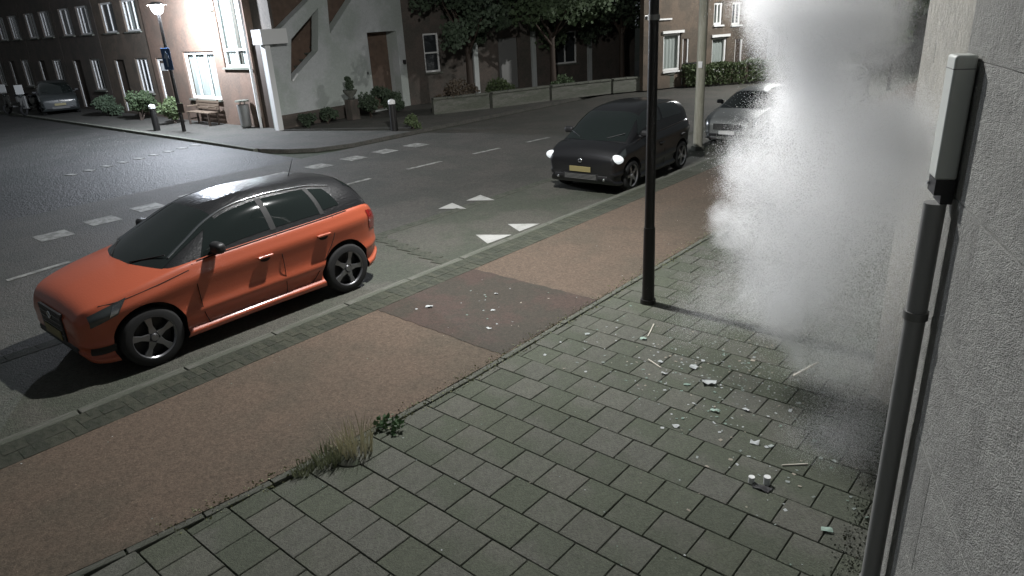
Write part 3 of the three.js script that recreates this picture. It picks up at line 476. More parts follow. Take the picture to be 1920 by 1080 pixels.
function scooter(pos, turn, label) {
  const p = thing('scooter', label, 'scooter', pos, turn, 'scooters at the far left');
  for (const x of [-0.55, 0.6]) part('wheel', new THREE.TorusGeometry(0.19, 0.055, 10, 24).translate(x, 0.245, 0), M.rubber, p);
  part('body', [rbox(0.7, 0.36, 0.28, 0.12, -0.4, 0.6, 0, 4), rbox(0.5, 0.08, 0.26, 0.03, 0.12, 0.32, 0), rbox(0.12, 0.6, 0.34, 0.05, 0.48, 0.6, 0, 4)], M.greyMetal, p);
  part('saddle', rbox(0.66, 0.1, 0.26, 0.05, -0.36, 0.82, 0, 3), M.blackPlastic, p);
  part('handlebar', [bar(new THREE.Vector3(0.44, 1.0, -0.32), new THREE.Vector3(0.44, 1.0, 0.32), 0.018), bar(new THREE.Vector3(0.6, 0.3, 0), new THREE.Vector3(0.44, 1.0, 0), 0.03)], M.blackMetal, p);
  part('windshield', rbox(0.02, 0.42, 0.4, 0.01, 0.54, 1.18, 0), M.whitePaint, p);
  part('headlight', sph(0.08, 0.55, 0.9, 0), M.lens, p);
}
scooter(V(-39.6, 0, 10.95), -0.9, 'parked scooter with white windshield next to the dark car, far left');
scooter(V(-41.6, 0, 10.9), -1.1, 'parked scooter nearest the left edge of the picture');

// ---------------------------------------------------------------- buildings
const clearPane = phys({ color: rgb(0.95, 0.97, 0.96), roughness: 0.03, transmission: 1, thickness: 0 });
function wallShape(x0, x1, y1, holes, depth = 0.24, extra) {
  const s = new THREE.Shape(extra ?? [[x0, 0], [x1, 0], [x1, y1], [x0, y1]].map(([x, y]) => new THREE.Vector2(x, y)));
  for (const h of holes) s.holes.push(new THREE.Path((h.length === 4 && !Array.isArray(h[0]) ? [[h[0], h[2]], [h[0], h[3]], [h[1], h[3]], [h[1], h[2]]] : h).map(([x, y]) => new THREE.Vector2(x, y))));
  return new THREE.ExtrudeGeometry(s, { depth, bevelEnabled: false }).translate(0, 0, -depth);
}
// a window in an opening [x0, x1, y0, y1]: frame, panes, sill, optional curtain
function fitWindow(parent, [x0, x1, y0, y1], o = {}) {
  const g = new THREE.Group(); g.name = 'window'; parent.add(g);
  const f = o.f ?? 0.07, z = -0.1, d = 0.06, w = x1 - x0, h = y1 - y0, cx = (x0 + x1) / 2, cy = (y0 + y1) / 2;
  const fr = [box(f, h, d, x0 + f / 2, cy, z), box(f, h, d, x1 - f / 2, cy, z), box(w - 2 * f, f, d, cx, y1 - f / 2, z), box(w - 2 * f, f, d, cx, y0 + f / 2, z)];
  const xs = [x0 + f, ...(o.mullions ?? []), x1 - f], ys = [y0 + f, ...(o.transoms ?? []), y1 - f];
  for (const m of o.mullions ?? []) fr.push(box(f * 0.8, h - 2 * f, d * 0.9, m, cy, z));
  for (const t of o.transoms ?? []) fr.push(box(w - 2 * f, f * 0.8, d * 0.8, cx, t, z));
  part('frame', fr, o.frame ?? M.whitePaint, g);
  for (let i = 0; i < xs.length - 1; i++) for (let j = 0; j < ys.length - 1; j++) part('pane', box(xs[i + 1] - xs[i], ys[j + 1] - ys[j], 0.008, (xs[i] + xs[i + 1]) / 2, (ys[j] + ys[j + 1]) / 2, z - 0.005), o.curtain ? clearPane : M.houseGlass, g);
  if (o.curtain) { const cg = new THREE.PlaneGeometry(w - 0.02, h - 0.02, 40, 1), p = cg.attributes.position; for (let i = 0; i < p.count; i++) p.setZ(i, 0.025 * Math.sin(p.getX(i) * 34)); cg.computeVertexNormals(); part('curtain', cg.translate(cx, cy, z - 0.1), o.curtain === true ? M.curtain : o.curtain, g); }
  if (o.sill !== false) part('sill', box(w + 0.1, 0.06, 0.16, cx, y0 - 0.032, 0.01), o.sillMaterial ?? M.concrete, g);
  return g;
}
{ // corner house and the terrace along the side street
  const b = thing('corner_house', 'corner house with pale brick wall and white windows, lit by the lamp', 'house', V(-22.6, 0, 12.97));
  const holes = [[-1.86, -0.12, 2.0, 5.2], [-4.85, -2.5, 0.86, 2.56], [-3.35, -1.95, 3.9, 5.3], [-7.25, -6.35, 0.05, 2.35]];
  part('wall', wallShape(-7.6, 0.04, 5.9, holes), M.brickPale, b);
  part('side_wall', box(0.24, 5.9, 6, -0.08, 2.95, -3.245), M.brickPale, b);
  fitWindow(b, holes[0], { transoms: [2.58], mullions: [], curtain: true, f: 0.09 });
  part('lower_mullion', box(0.08, 0.5, 0.05, -0.99, 2.3, -0.1), M.whitePaint, b);
  fitWindow(b, holes[1], { mullions: [-4.15, -3.3], curtain: true, f: 0.1 });
  fitWindow(b, holes[2], { mullions: [-2.65], curtain: true });
  const door = part('door', box(0.72, 2.2, 0.06, -6.8, 1.15, -0.12), M.darkWood, b);
  part('door_frame', [box(0.08, 2.3, 0.08, -7.21, 1.2, -0.1), box(0.08, 2.3, 0.08, -6.39, 1.2, -0.1), box(0.74, 0.1, 0.08, -6.8, 2.3, -0.1)], M.whitePaint, b);
  part('door_glass', box(0.5, 0.28, 0.02, -6.8, 2.0, -0.085), M.curtain, door);
  part('porch_shade', box(1.0, 2.75, 0.08, 0.56, 1.375, -0.1), M.darkWood, b);  // dark panel stands in for the shade of the open porch
  part('porch_side', box(1.1, 3.2, 0.1, 0.6, 4.3, -0.3), M.brickDark, b);
  part('drainpipe', [cyl(0.05, 0.05, 5.8, 0.0, 2.9, 0.08, 14)], M.whitePaint, b);
  part('roof', new THREE.ExtrudeGeometry(new THREE.Shape([[0.35, 5.9], [-3.2, 8.2], [-6.6, 5.9]].map(([x, y]) => new THREE.Vector2(x, y))), { depth: 8.2, bevelEnabled: false }).rotateY(-Math.PI / 2).translate(0.3, 0, 0), M.roofTile, b);
}
function terrace(x1, n, seed, label) {
  const w = 4.9, b = thing('terraced_house', label, 'house', V(x1, 0, 13.05), 0, 'dark terraced houses along the side street');
  const g = [[-1.75, -0.55, 0.95, 2.35], [-3.9, -2.9, 0.1, 2.3], [-1.9, -0.45, 3.4, 4.6], [-4.1, -2.7, 3.4, 4.6]];
  part('wall', wallShape(-w, 0, 5.8, g), n < 1 ? M.brickBrown : M.brickDark, b);
  fitWindow(b, g[0], { mullions: [-1.35, -0.95] }); fitWindow(b, g[2], { mullions: [-1.5, -0.95], curtain: n < 1 ? true : undefined }); fitWindow(b, g[3], { mullions: [-3.4] });
  const d = part('door', box(0.86, 2.18, 0.06, -3.4, 1.2, -0.12), M.darkWood, b); part('handle', sph(0.03, -3.08, 1.15, -0.07), M.greyMetal, d);
  part('door_frame', [box(0.07, 2.2, 0.08, -3.87, 1.2, -0.1), box(0.07, 2.2, 0.08, -2.93, 1.2, -0.1)], M.whitePaint, b);
  part('roof', new THREE.ExtrudeGeometry(new THREE.Shape([[0.3, 5.8], [-3.4, 8], [-7, 5.8]].map(([x, y]) => new THREE.Vector2(x, y))), { depth: w, bevelEnabled: false }).rotateY(-Math.PI / 2), M.roofTile, b);
  part('gutter', box(w, 0.12, 0.14, -w / 2, 5.72, 0.08), M.greyMetal, b);
}
['dark brick terraced house directly left of the corner house', 'second dark terraced house left of the corner house', 'third dark terraced house left of the corner house', 'fourth dark terraced house, behind the dark parked car', 'dark terraced house at the left edge of the picture'].forEach((l, k) => terrace(-30.25 - k * 4.95, k, k, l));
{ // white house with the outside stairs
  const b = thing('stair_house', 'pale grey plastered house front with outside stairs and sloping openings', 'house', V(-21.45, 0, 12.6), 95 * Math.PI / 180);
  const outline = [[0.36, 0], [6.75, 0], [6.75, 6], [2.72, 6], [2.72, 4.28], [2.3, 4.0], [0.95, 3.14], [0.36, 3.14]].map(([x, y]) => new THREE.Vector2(x, y));
  const holes = [[[1.08, 1.5], [2.42, 2.4], [2.7, 3.78], [1.36, 2.82]], [[3.05, 2.92], [4.28, 4.02], [5.8, 5.4], [3.24, 5.4]], [4.8, 6.35, 0.04, 2.87]];
  part('wall', wallShape(0, 0, 0, holes, 0.35, outline), M.plaster, b);
  part('door_reveal', [box(0.06, 2.86, 1.0, 4.77, 1.44, -0.86), box(0.06, 2.86, 1.0, 6.38, 1.44, -0.86), box(1.6, 0.06, 1.0, 5.575, 2.9, -0.86)], M.plaster, b);
  const d = part('door', rbox(0.7, 2.1, 0.06, 0.01, 5.3, 1.09, -1.3), M.darkWood, b); part('handle', sph(0.035, 5.55, 1.05, -1.25), M.greyMetal, d);
  part('door_side_panel', box(0.28, 2.3, 0.05, 4.98, 1.18, -1.28), std({ color: rgb(0.1, 0.13, 0.16), roughness: 0.5 }), b);
  part('recess_wall', box(0.75, 2.86, 0.06, 5.98, 1.44, -1.3), M.plaster, b);
  part('post', rbox(0.2, 2.72, 0.2, 0.01, 0.22, 1.36, 0.12), M.whitePaint, b, 'white post carrying the porch beam');
  part('beam', rbox(1.0, 0.46, 0.5, 0.01, 0.46, 2.95, 0.1), M.whitePaint, b, 'white porch beam');
  for (let k = 0; k < 14; k++) part('stair_step', box(0.26, 0.06, 1.1, 1.15 + k * 0.25, 1.1 + k * 0.2, -0.95), M.concrete, b);
  part('handrail_end', bar(new THREE.Vector3(1.12, 1.5, 0.04), new THREE.Vector3(1.36, 1.72, 0.04), 0.035), M.whitePaint, b);
  part('back_wall', box(6.4, 6, 0.2, 3.9, 3, -2.0), M.brickDark, b);
  part('roof', box(6.6, 0.25, 3.2, 3.9, 6.2, -0.9), M.roofTile, b);
  part('wall_lamp', rbox(0.1, 0.16, 0.1, 0.02, 6.58, 1.7, 0.06), M.blackMetal, b); part('doorbell', rbox(0.05, 0.1, 0.03, 0.01, 4.6, 1.45, 0.02), M.blackMetal, b);
  part('plinth', box(4.3, 0.45, 0.06, 2.55, 0.225, 0.035), M.brickDark, b);
}
{ // dark house behind the trees
  const b = thing('dark_house', 'dark brick house with one sash window right of the white stair house', 'house', V(-22.1, 0, 19.1), 74.1 * Math.PI / 180);
  const g = [[1.05, 1.75, 1.2, 2.7], [4.6, 5.6, 0.2, 2.3], [7.6, 8.9, 1, 2.4], [3.2, 4.2, 3.5, 5], [7.4, 8.6, 3.5, 5]];
  part('wall', wallShape(0, 12.5, 6, g), M.brickDark, b);
  fitWindow(b, g[0], { transoms: [1.95] }); for (const k of [2, 3, 4]) fitWindow(b, g[k], { mullions: [(g[k][0] + g[k][1]) / 2] });
  part('door', box(1, 2.1, 0.06, 5.1, 1.25, -0.12), M.greyMetal, b);
  part('roof', new THREE.ExtrudeGeometry(new THREE.Shape([[0.3, 6], [-3.4, 8.3], [-7, 6]].map(([x, y]) => new THREE.Vector2(x, y))), { depth: 12.6, bevelEnabled: false }).rotateY(-Math.PI / 2).translate(12.6, 0, 0), M.roofTile, b);
  for (const x of [3.4, 6.4, 9.6]) part('pilaster', box(0.22, 3, 0.1, x, 1.5, 0.05), M.plaster, b);
}
{ // lit terrace beyond the hedge on the right
  const specs = [
    { x: 0, w: 3.1, g: [[1.05, 2.0, 0.68, 2.15], [2.1, 2.45, 0.05, 1.9], [0.8, 1.36, 2.75, 3.75]], l: 'brick house with tall white bay window beyond the hedge, left of the pair' },
    { x: 3.1, w: 3.4, g: [[0.68, 1.55, 0.45, 1.85], [2.05, 2.5, 0.05, 1.7], [0.7, 1.2, 2.35, 3.25], [1.75, 2.3, 2.3, 3.22]], l: 'brick house with white windows beyond the hedge, next to the smoke' },
    { x: 6.5, w: 3.4, g: [[0.7, 1.5, 0.6, 1.9], [2.0, 2.5, 0.05, 1.8], [0.8, 1.5, 2.3, 3.2]], l: 'brick house beyond the hedge, almost hidden by smoke' }];
  const th = 70.2 * Math.PI / 180, o = V(-15.2, 0, 26);
  for (const s of specs) {
    const b = thing('hedge_house', s.l, 'house', o.clone().add(new THREE.Vector3(Math.cos(th) * s.x, 0, -Math.sin(th) * s.x)), th, 'lit terraced houses beyond the hedge');
    part('wall', wallShape(0, s.w - 0.01, 3.7, s.g.filter((q) => q[3] < 3.7)), M.brickBrown, b);
    s.g.forEach((q, k) => { if (k === 1) { const d = part('door', box(q[1] - q[0] - 0.02, q[3] - q[2], 0.05, (q[0] + q[1]) / 2, (q[2] + q[3]) / 2, -0.12), M.darkWood, b); part('door_frame', [box(0.06, q[3], 0.06, q[0] + 0.03, q[3] / 2, -0.06), box(0.06, q[3], 0.06, q[1] - 0.03, q[3] / 2, -0.06)], M.whitePaint, b); part('handle', sph(0.025, q[1] - 0.1, 1, -0.08), M.chrome, d); } else fitWindow(b, q, { curtain: k === 0 || k === 2, f: 0.09, sillMaterial: M.whitePaint, mullions: k === 0 ? [] : [(q[0] + q[1]) / 2] }); });
    part('lintel', box(s.g[0][1] - s.g[0][0] + 0.2, 0.1, 0.1, (s.g[0][0] + s.g[0][1]) / 2, s.g[0][3] + 0.06, 0.04), M.whitePaint, b);
    part('roof', new THREE.ExtrudeGeometry(new THREE.Shape([[0.25, 3.7], [-2.6, 5.6], [-5.4, 3.7]].map(([x, y]) => new THREE.Vector2(x, y))), { depth: s.w, bevelEnabled: false }).rotateY(-Math.PI / 2).translate(s.w, 0, 0), M.roofTile, b);
  }
}
// low garden walls along the far pavement, one run per garden
const gardenRuns = [[[-18.9, 17.6], [-18.0, 19.6]], [[-17.95, 19.7], [-17.2, 22.2]], [[-17.15, 22.3], [-16.1, 24.9]], [[-16.05, 25.0], [-14.7, 27.6]]];
['leftmost run of low garden wall, under the dark trees', 'second run of low garden wall from the left', 'third run of low garden wall, left of the black car', 'low garden wall run ending at the hedge'].forEach((l, k) => {
  const [p, q] = gardenRuns[k], L = Math.hypot(q[0] - p[0], q[1] - p[1]), w = thing('garden_wall', l, 'garden wall', V((p[0] + q[0]) / 2, 0, (p[1] + q[1]) / 2), Math.atan2(q[1] - p[1], q[0] - p[0]), 'low garden walls');
  part('wall', box(L, 0.5, 0.2, 0, 0.25, 0), M.concrete, w); const n = Math.round(L / 0.6); for (let i = 0; i < n; i++) part('coping_stone', rbox(L / n - 0.01, 0.07, 0.28, 0.015, -L / 2 + (i + 0.5) * L / n, 0.537 + rr(0, 0.006), 0, 1), M.concrete, w);
});

// ---------------------------------------------------------------- trees, hedges and plants
const leafMat = (r, g, b) => phys({ color: rgb(r, g, b), roughness: 0.75, transmission: 0.25, thickness: 0, side: THREE.DoubleSide });
function leaves(n, place, size) {
  const P = new Float32Array(n * 18), N = new Float32Array(n * 18), q = new THREE.Quaternion(), e = new THREE.Euler(), v = new THREE.Vector3();
  const s = [[0, 0, 0], [0.45, 0.5, 0.08], [0, 1, 0.02], [0, 0, 0], [0, 1, 0.02], [-0.45, 0.5, 0.08]];
  for (let i = 0; i < n; i++) {
    const c = place(), k = size * rr(0.6, 1.3); e.set(rr(0, 6.28), rr(0, 6.28), rr(0, 6.28)); q.setFromEuler(e);
    s.forEach((p, j) => { v.set(p[0] * k, p[1] * k, p[2] * k).applyQuaternion(q); P.set([c[0] + v.x, c[1] + v.y, c[2] + v.z], i * 18 + j * 3); });
    v.set(0, 0, 1).applyQuaternion(q); for (let j = 0; j < 6; j++) N.set([v.x, v.y, v.z], i * 18 + j * 3);
  }
  const g = new THREE.BufferGeometry(); g.setAttribute('position', new THREE.BufferAttribute(P, 3)); g.setAttribute('normal', new THREE.BufferAttribute(N, 3)); return g;
}
const clumps = (list) => () => { const c = list[Math.floor(rnd() * list.length)]; let x, y, z; do { x = rr(-1, 1); y = rr(-1, 1); z = rr(-1, 1); } while (x * x + y * y + z * z > 1); return [c[0] + x * c[3], c[1] + y * c[3] * 0.8, c[2] + z * c[3]]; };
function tree(pos, h, crownR, label, m, n = 7000) {
  const t = thing('tree', label, 'tree', pos, rr(0, 6), 'trees across the street'), limbs = [], list = [];
  const trunkTop = h * 0.45; limbs.push(bar(new THREE.Vector3(0, 0, 0), new THREE.Vector3(0.05, trunkTop, 0.02), 0.15, 0.1));
  for (let k = 0; k < 9; k++) { const a = k * 2.4, e = new THREE.Vector3(Math.cos(a) * crownR * rr(0.4, 0.8), h * rr(0.5, 0.9), Math.sin(a) * crownR * rr(0.4, 0.8)), s = new THREE.Vector3(0.04, trunkTop * rr(0.75, 1), 0.02); limbs.push(bar(s, e, 0.06, 0.02)); list.push([e.x, e.y, e.z, crownR * rr(0.25, 0.5)]); for (let j = 0; j < 4; j++) list.push([e.x + rr(-1, 1) * crownR * 0.45, e.y + rr(-0.35, 0.5) * crownR, e.z + rr(-1, 1) * crownR * 0.45, crownR * rr(0.14, 0.34)]); }
  part('trunk', limbs, M.darkWood, t); part('crown', leaves(n, clumps(list), 0.16), m, t);
}
const green = [leafMat(0.075, 0.115, 0.05), leafMat(0.06, 0.092, 0.05), leafMat(0.085, 0.12, 0.045)];
tree(V(-20.2, 0, 21), 5.2, 2.0, 'dark leafy tree nearest the white stair house', green[1], 8000);
tree(V(-18.6, 0, 24.4), 5.4, 2.2, 'dark leafy tree behind the low garden wall, middle of the group', green[0], 8000);
tree(V(-17.2, 0, 27.6), 5.6, 2.2, 'dark leafy tree nearest the lamp post of the picture centre', green[1], 8000);
tree(V(-11.3, 0, 31.5), 3.3, 0.9, 'slim tree before the lit houses beyond the hedge', green[2], 5000);
tree(V(-9.2, 0, 35.5), 3.6, 1.9, 'bushy tree beside the lit houses at the edge of the smoke', green[0], 7000);
tree(V(-6.8, 0, 38), 4.6, 2.2, 'dark tree farthest down the street behind the smoke', green[1], 6000);
function shrub(pos, rx, h, label, m, n = 2600, leaf = 0.09) {
  const s = thing('shrub', label, 'shrub', pos, rr(0, 6), 'shrubs'), list = []; const st = [];
  for (let k = 0; k < 9; k++) { const a = rr(0, 6.28), d = rr(0, 0.75) * rx, y = h * rr(0.3, 0.85); list.push([Math.cos(a) * d, y, Math.sin(a) * d, rx * rr(0.25, 0.45)]); st.push(bar(new THREE.Vector3(rr(-0.05, 0.05), 0, rr(-0.05, 0.05)), new THREE.Vector3(Math.cos(a) * d, y, Math.sin(a) * d), 0.015, 0.006, 6)); }
  part('stems', st, M.darkWood, s); part('foliage', leaves(n, clumps(list), leaf), m, s);
}
shrub(V(-20.7, 0, 16.2), 0.75, 1.15, 'dark shrub before the door of the white stair house', green[1]);
shrub(V(-20.9, 0, 17.3), 0.6, 0.95, 'dark shrub at the right corner of the white stair house', green[1]);
shrub(V(-19.0, 0, 18.9), 1.0, 1.0, 'brownish shrub behind the leftmost garden wall', leafMat(0.09, 0.065, 0.04));
shrub(V(-18.6, 0, 20.9), 0.7, 0.9, 'green shrub behind the second run of garden wall', green[2]);
shrub(V(-17.6, 0, 23.6), 0.6, 0.8, 'low shrub behind the third run of garden wall', green[0]);
shrub(V(-27.6, 0, 12.2), 0.6, 0.95, 'leafy shrub between the door and the bench of the corner house', green[2]);
shrub(V(-30.4, 0, 12.1), 0.9, 1.1, 'green front-garden shrub before the first dark terraced house', green[0]);
shrub(V(-33.8, 0, 12.2), 0.8, 0.9, 'front-garden shrub before the second dark terraced house', green[1]);
shrub(V(-21.0, 0, 13.7), 0.35, 0.45, 'low plant at the foot of the white wall beside the porch', green[1], 1200);
shrub(V(-21.1, 0, 14.6), 0.4, 0.5, 'low plant midway along the white wall', green[1], 1200);
shrub(V(-17.0, 0, 14.9), 0.35, 0.4, 'tuft of greenery behind the right bollard', green[2], 900, 0.07);
{
  const p = thing('garden_urn', 'stone urn with a clipped plant before the white wall', 'urn', V(-20.95, 0, 15.6));
  part('pedestal', rbox(0.36, 0.7, 0.36, 0.02, 0, 0.35, 0), M.brickDark, p);
  part('bowl', new THREE.LatheGeometry([[0.001, 0.7], [0.12, 0.7], [0.08, 0.78], [0.2, 0.9], [0.26, 1.02], [0.22, 1.02], [0.001, 0.98]].map(([x, y]) => new THREE.Vector2(x, y)), 22), M.concrete, p);
  part('plant', leaves(700, clumps([[0, 1.14, 0, 0.14], [0.02, 1.28, 0, 0.12], [-0.03, 1.4, 0.02, 0.09]]), 0.06), green[1], p);
}
function hedge(p, q, h, w, label, n) {
  const L = Math.hypot(q[0] - p[0], q[1] - p[1]), t = thing('hedge', label, 'hedge', V((p[0] + q[0]) / 2, 0, (p[1] + q[1]) / 2), Math.atan2(q[1] - p[1], q[0] - p[0]), 'clipped hedges on the right');
  part('foliage', leaves(n, () => { const x = rr(-L / 2, L / 2); const k = rnd(); return k < 0.4 ? [x, h + 0.05 * Math.sin(x * 5) + rr(-0.1, 0.04), rr(-w / 2, w / 2)] : [x, rr(0.05, h), (rnd() < 0.7 ? 1 : -1) * (w / 2 + rr(-0.22, 0.03))]; }, 0.09), green[2], t);
  part('branches', range(0, 1, 40).flatMap((k) => [0, 1].map(() => { const x = -L / 2 + k * L + rr(-0.05, 0.05); return bar(new THREE.Vector3(x, 0, rr(-0.1, 0.1)), new THREE.Vector3(x + rr(-0.2, 0.2), h * rr(0.7, 0.95), rr(-0.25, 0.25)), 0.014, 0.005, 5); })), M.wood, t);
}
hedge([-14.3, 27.8], [-12.6, 29.8], 0.8, 0.6, 'dark clipped hedge before the bay window house', 5200);
hedge([-12.5, 29.9], [-9.2, 33.6], 0.85, 0.7, 'long green clipped hedge ending in the smoke', 8000);
single('refuse_bin', [rbox(0.5, 0.8, 0.5, 0.04, 0, 0.45, 0), rbox(0.56, 0.08, 0.58, 0.03, 0, 0.9, 0), cyl(0.1, 0.1, 0.56, 0, 0.1, 0.2).rotateZ(0)], M.blackPlastic, 'dark wheeled refuse bin under the bay window', 'bin').position.copy(V(-14.2, 0, 28.3));

// weeds at the edge of the path
function grassTuft(pos, n, h, spread, label, m) {
  const t = thing('grass_tuft', label, 'grass tuft', pos, 0, 'weeds along the path edging'), P = [];
  for (let i = 0; i < n; i++) {
    const a = rr(0, 6.28), d = Math.sqrt(rnd()) * spread, x = Math.cos(a) * d, z = Math.sin(a) * d, hh = h * rr(0.35, 1), lean = rr(0.1, 0.5) * hh, w = rr(0.0025, 0.005), b = rr(0, 6.28), ux = Math.cos(b) * w, uz = Math.sin(b) * w, lx = Math.cos(a + rr(-1, 1)) * lean, lz = Math.sin(a + rr(-1, 1)) * lean;
    const A = [x - ux, 0, z - uz], B2 = [x + ux, 0, z + uz], C = [x + lx * 0.35 - ux * 0.8, hh * 0.6, z + lz * 0.35 - uz * 0.8], D = [x + lx * 0.35 + ux * 0.8, hh * 0.6, z + lz * 0.35 + uz * 0.8], E = [x + lx, hh, z + lz];
    P.push(...A, ...B2, ...D, ...A, ...D, ...C, ...C, ...D, ...E);
  }
  const g = new THREE.BufferGeometry(); g.setAttribute('position', new THREE.Float32BufferAttribute(P, 3)); g.computeVertexNormals(); part('blades', g, m, t); return t;
}
const straw = leafMat(0.46, 0.43, 0.29), moss = leafMat(0.23, 0.25, 0.15);
grassTuft(V(-4.08, -0.005, 2.62), 170, 0.29, 0.15, 'tall straw-coloured grass tuft on the path edging', straw);
const low = grassTuft(V(-4.14, -0.005, 2.42), 170, 0.17, 0.12, 'low grey-green tuft left of the tall grass', moss);
grassTuft(V(-4.2, -0.005, 2.22), 120, 0.1, 0.09, 'small weed patch at the left end of the weeds', moss);
{
  const t = thing('weed_plant', 'small round-leaved green weed right of the tall grass', 'weed', V(-4.12, 0, 3.04));
  part('leaves', leaves(90, clumps([[0, 0.06, 0, 0.07], [0.08, 0.05, 0.03, 0.06], [-0.05, 0.05, 0.06, 0.06]]), 0.045), leafMat(0.06, 0.12, 0.045), t);
}
{
  const soil = single('soil_heap', sph(0.09, 0, 0, 0, 1.5, 0.2, 0.8), M.joint, 'dark crumbly soil at the foot of the tall grass', 'soil'); soil.position.copy(V(-4.04, 0.003, 2.5)); soil.rotation.y = 0.3;
  const P = [];   // moss and tiny weeds in the joints along the edging
  const g = leaves(2600, () => { const b = rr(1.2, 11), k = rnd(); const a = k < 0.7 ? pathRight(b) + rr(0.0, 0.13) : pathRight(b) - Math.abs(gauss()) * 0.05; return [a, rr(-0.002, 0.012), -b]; }, 0.018);
  single('wall_weeds', leaves(900, () => { const b = rr(3.0, 5.0), a = -0.68 - 0.1 * (b - 3.5) + gauss() * 0.06; return [Math.min(a, -0.5), Math.abs(gauss()) * 0.014 * (1 + 2 * Math.max(0, noise.noise(a * 5, b * 5, 2))), -b]; }, 0.016), leafMat(0.045, 0.05, 0.03), 'dark weeds and leaf litter on the tiles beside the conduit pipe', 'weeds', null, 'stuff');
  single('edge_moss', g, leafMat(0.19, 0.2, 0.1), 'moss and tiny weeds along the path edging', 'moss', null, 'stuff');
}

// ---------------------------------------------------------------- the building with the camera: pier, pipe, box and projecting wall
const wallTex = texture(1024, 1024, (u, v) => {
  const streak = vn(u, v * 0.25, 64, 501) * 0.5 + vn(u, v * 0.12, 160, 502) * 0.5, big = vn(u, v, 7, 503), f = vn(u, v, 400, 504);
  let k = 0.29 + (streak - 0.5) * 0.12 + (big - 0.5) * 0.07 + (f - 0.5) * 0.2;
  if (vn(u, v, 120, 505) > 0.93) k *= 0.72;
  return lin([k * 1.0, k * 0.99, k * 0.92]);
});
const pierWall = std({ map: scaled(wallTex, 1.1), bumpMap: scaled(bumpTexture(512, 61, 160, 30), 0.7), bumpScale: 0.006, roughness: 0.92 });
const TH = 22 * Math.PI / 180, pierDir = new THREE.Vector3(Math.sin(TH), 0, Math.cos(TH)), pierOut = new THREE.Vector3(-Math.cos(TH), 0, Math.sin(TH));
const pipeAt = V(-0.4035, 0, 2.5685), onPier = (s, y, d) => pipeAt.clone().addScaledVector(pierOut, d - 0.048).addScaledVector(pierDir, s).setY(y);
{
  const turn = Math.atan2(pierOut.x, pierOut.z);       // local z = outwards, local x = along the wall
  const b = thing('camera_building', 'rough grey rendered wall close by at the right edge', 'wall', onPier(0, 0, 0), turn);
  const sgn = new THREE.Vector3(1, 0, 0).applyAxisAngle(new THREE.Vector3(0, 1, 0), turn).dot(pierDir) > 0 ? 1 : -1;
  // courses of large rendered blocks: each a piece with shallow joints
  const H = 0.42; for (let r = 0; r < 16; r++) {
    let s = -0.14; let first = true;
    while (s < 3.6) { const w = first ? (r % 2 ? 0.46 : 0.82) : 0.84, e = Math.min(s + w, 3.7); part('wall_block', rbox(e - s - 0.0006, H - 0.0006, 0.3, 0.003, sgn * (s + e) / 2, r * H + H / 2, -0.15 + rr(-0.002, 0.002), 1), pierWall, b); s = e; first = false; }
  }
  part('core', box(3.6, 6.7, 0.1, sgn * 1.7, 3.36, -0.24), M.concrete, b);
}
{
  const p = thing('conduit_pipe', 'grey conduit pipe running down the near wall from the box', 'pipe', pipeAt.clone());
  part('pipe', cyl(0.034, 0.034, 2.5, 0, 1.25, 0, 28), std({ color: rgb(0.3, 0.3, 0.29), roughness: 0.5 }), p);
  for (const y of [0.9, 2.1]) part('pipe_clip', [cyl(0.04, 0.04, 0.03, 0, y, 0, 28)], M.greyMetal, p);
  part('shoe', cyl(0.042, 0.046, 0.14, 0, 0.07, 0, 28), M.greyMetal, p);
}
{
  const turn = Math.atan2(pierOut.x, pierOut.z);
  const p = thing('meter_box', 'flat grey box with black underside mounted high on the near wall', 'box', onPier(-0.02, 0, 0.0), turn);
  part('housing', rbox(0.1, 0.38, 0.062, 0.01, 0, 2.77, 0.036, 3), std({ color: rgb(0.62, 0.64, 0.6), roughness: 0.5 }), p);
  const u = part('black_base', [box(0.095, 0.05, 0.057, 0, 2.555, 0.034), box(0.095, 0.03, 0.035, 0, 2.516, 0.024)], M.blackPlastic, p);
  part('screw', cyl(0.006, 0.006, 0.01, 0, 0, 0).rotateX(Math.PI / 2).translate(-0.03, 2.555, 0.066), M.chrome, u);
  part('lid_seam', box(0.101, 0.003, 0.063, 0, 2.92, 0.036), M.greyMetal, p);
}
{
  const m = std({ map: scaled(grainTexture(512, [0.4, 0.385, 0.345], [0.35, 0.335, 0.3], 0.4, 511, 6), 2.2), bumpMap: scaled(fineBump, 0.8), bumpScale: 0.003, roughness: 0.95 });
  const b = thing('projecting_wall', 'beige rendered wall behind the smoke at the right', 'wall', V(-1.15, 0, 5.8), -32 * Math.PI / 180);
  part('wall', box(1.6, 6.5, 0.4, 0.8, 3.25, -0.2), m, b);
}

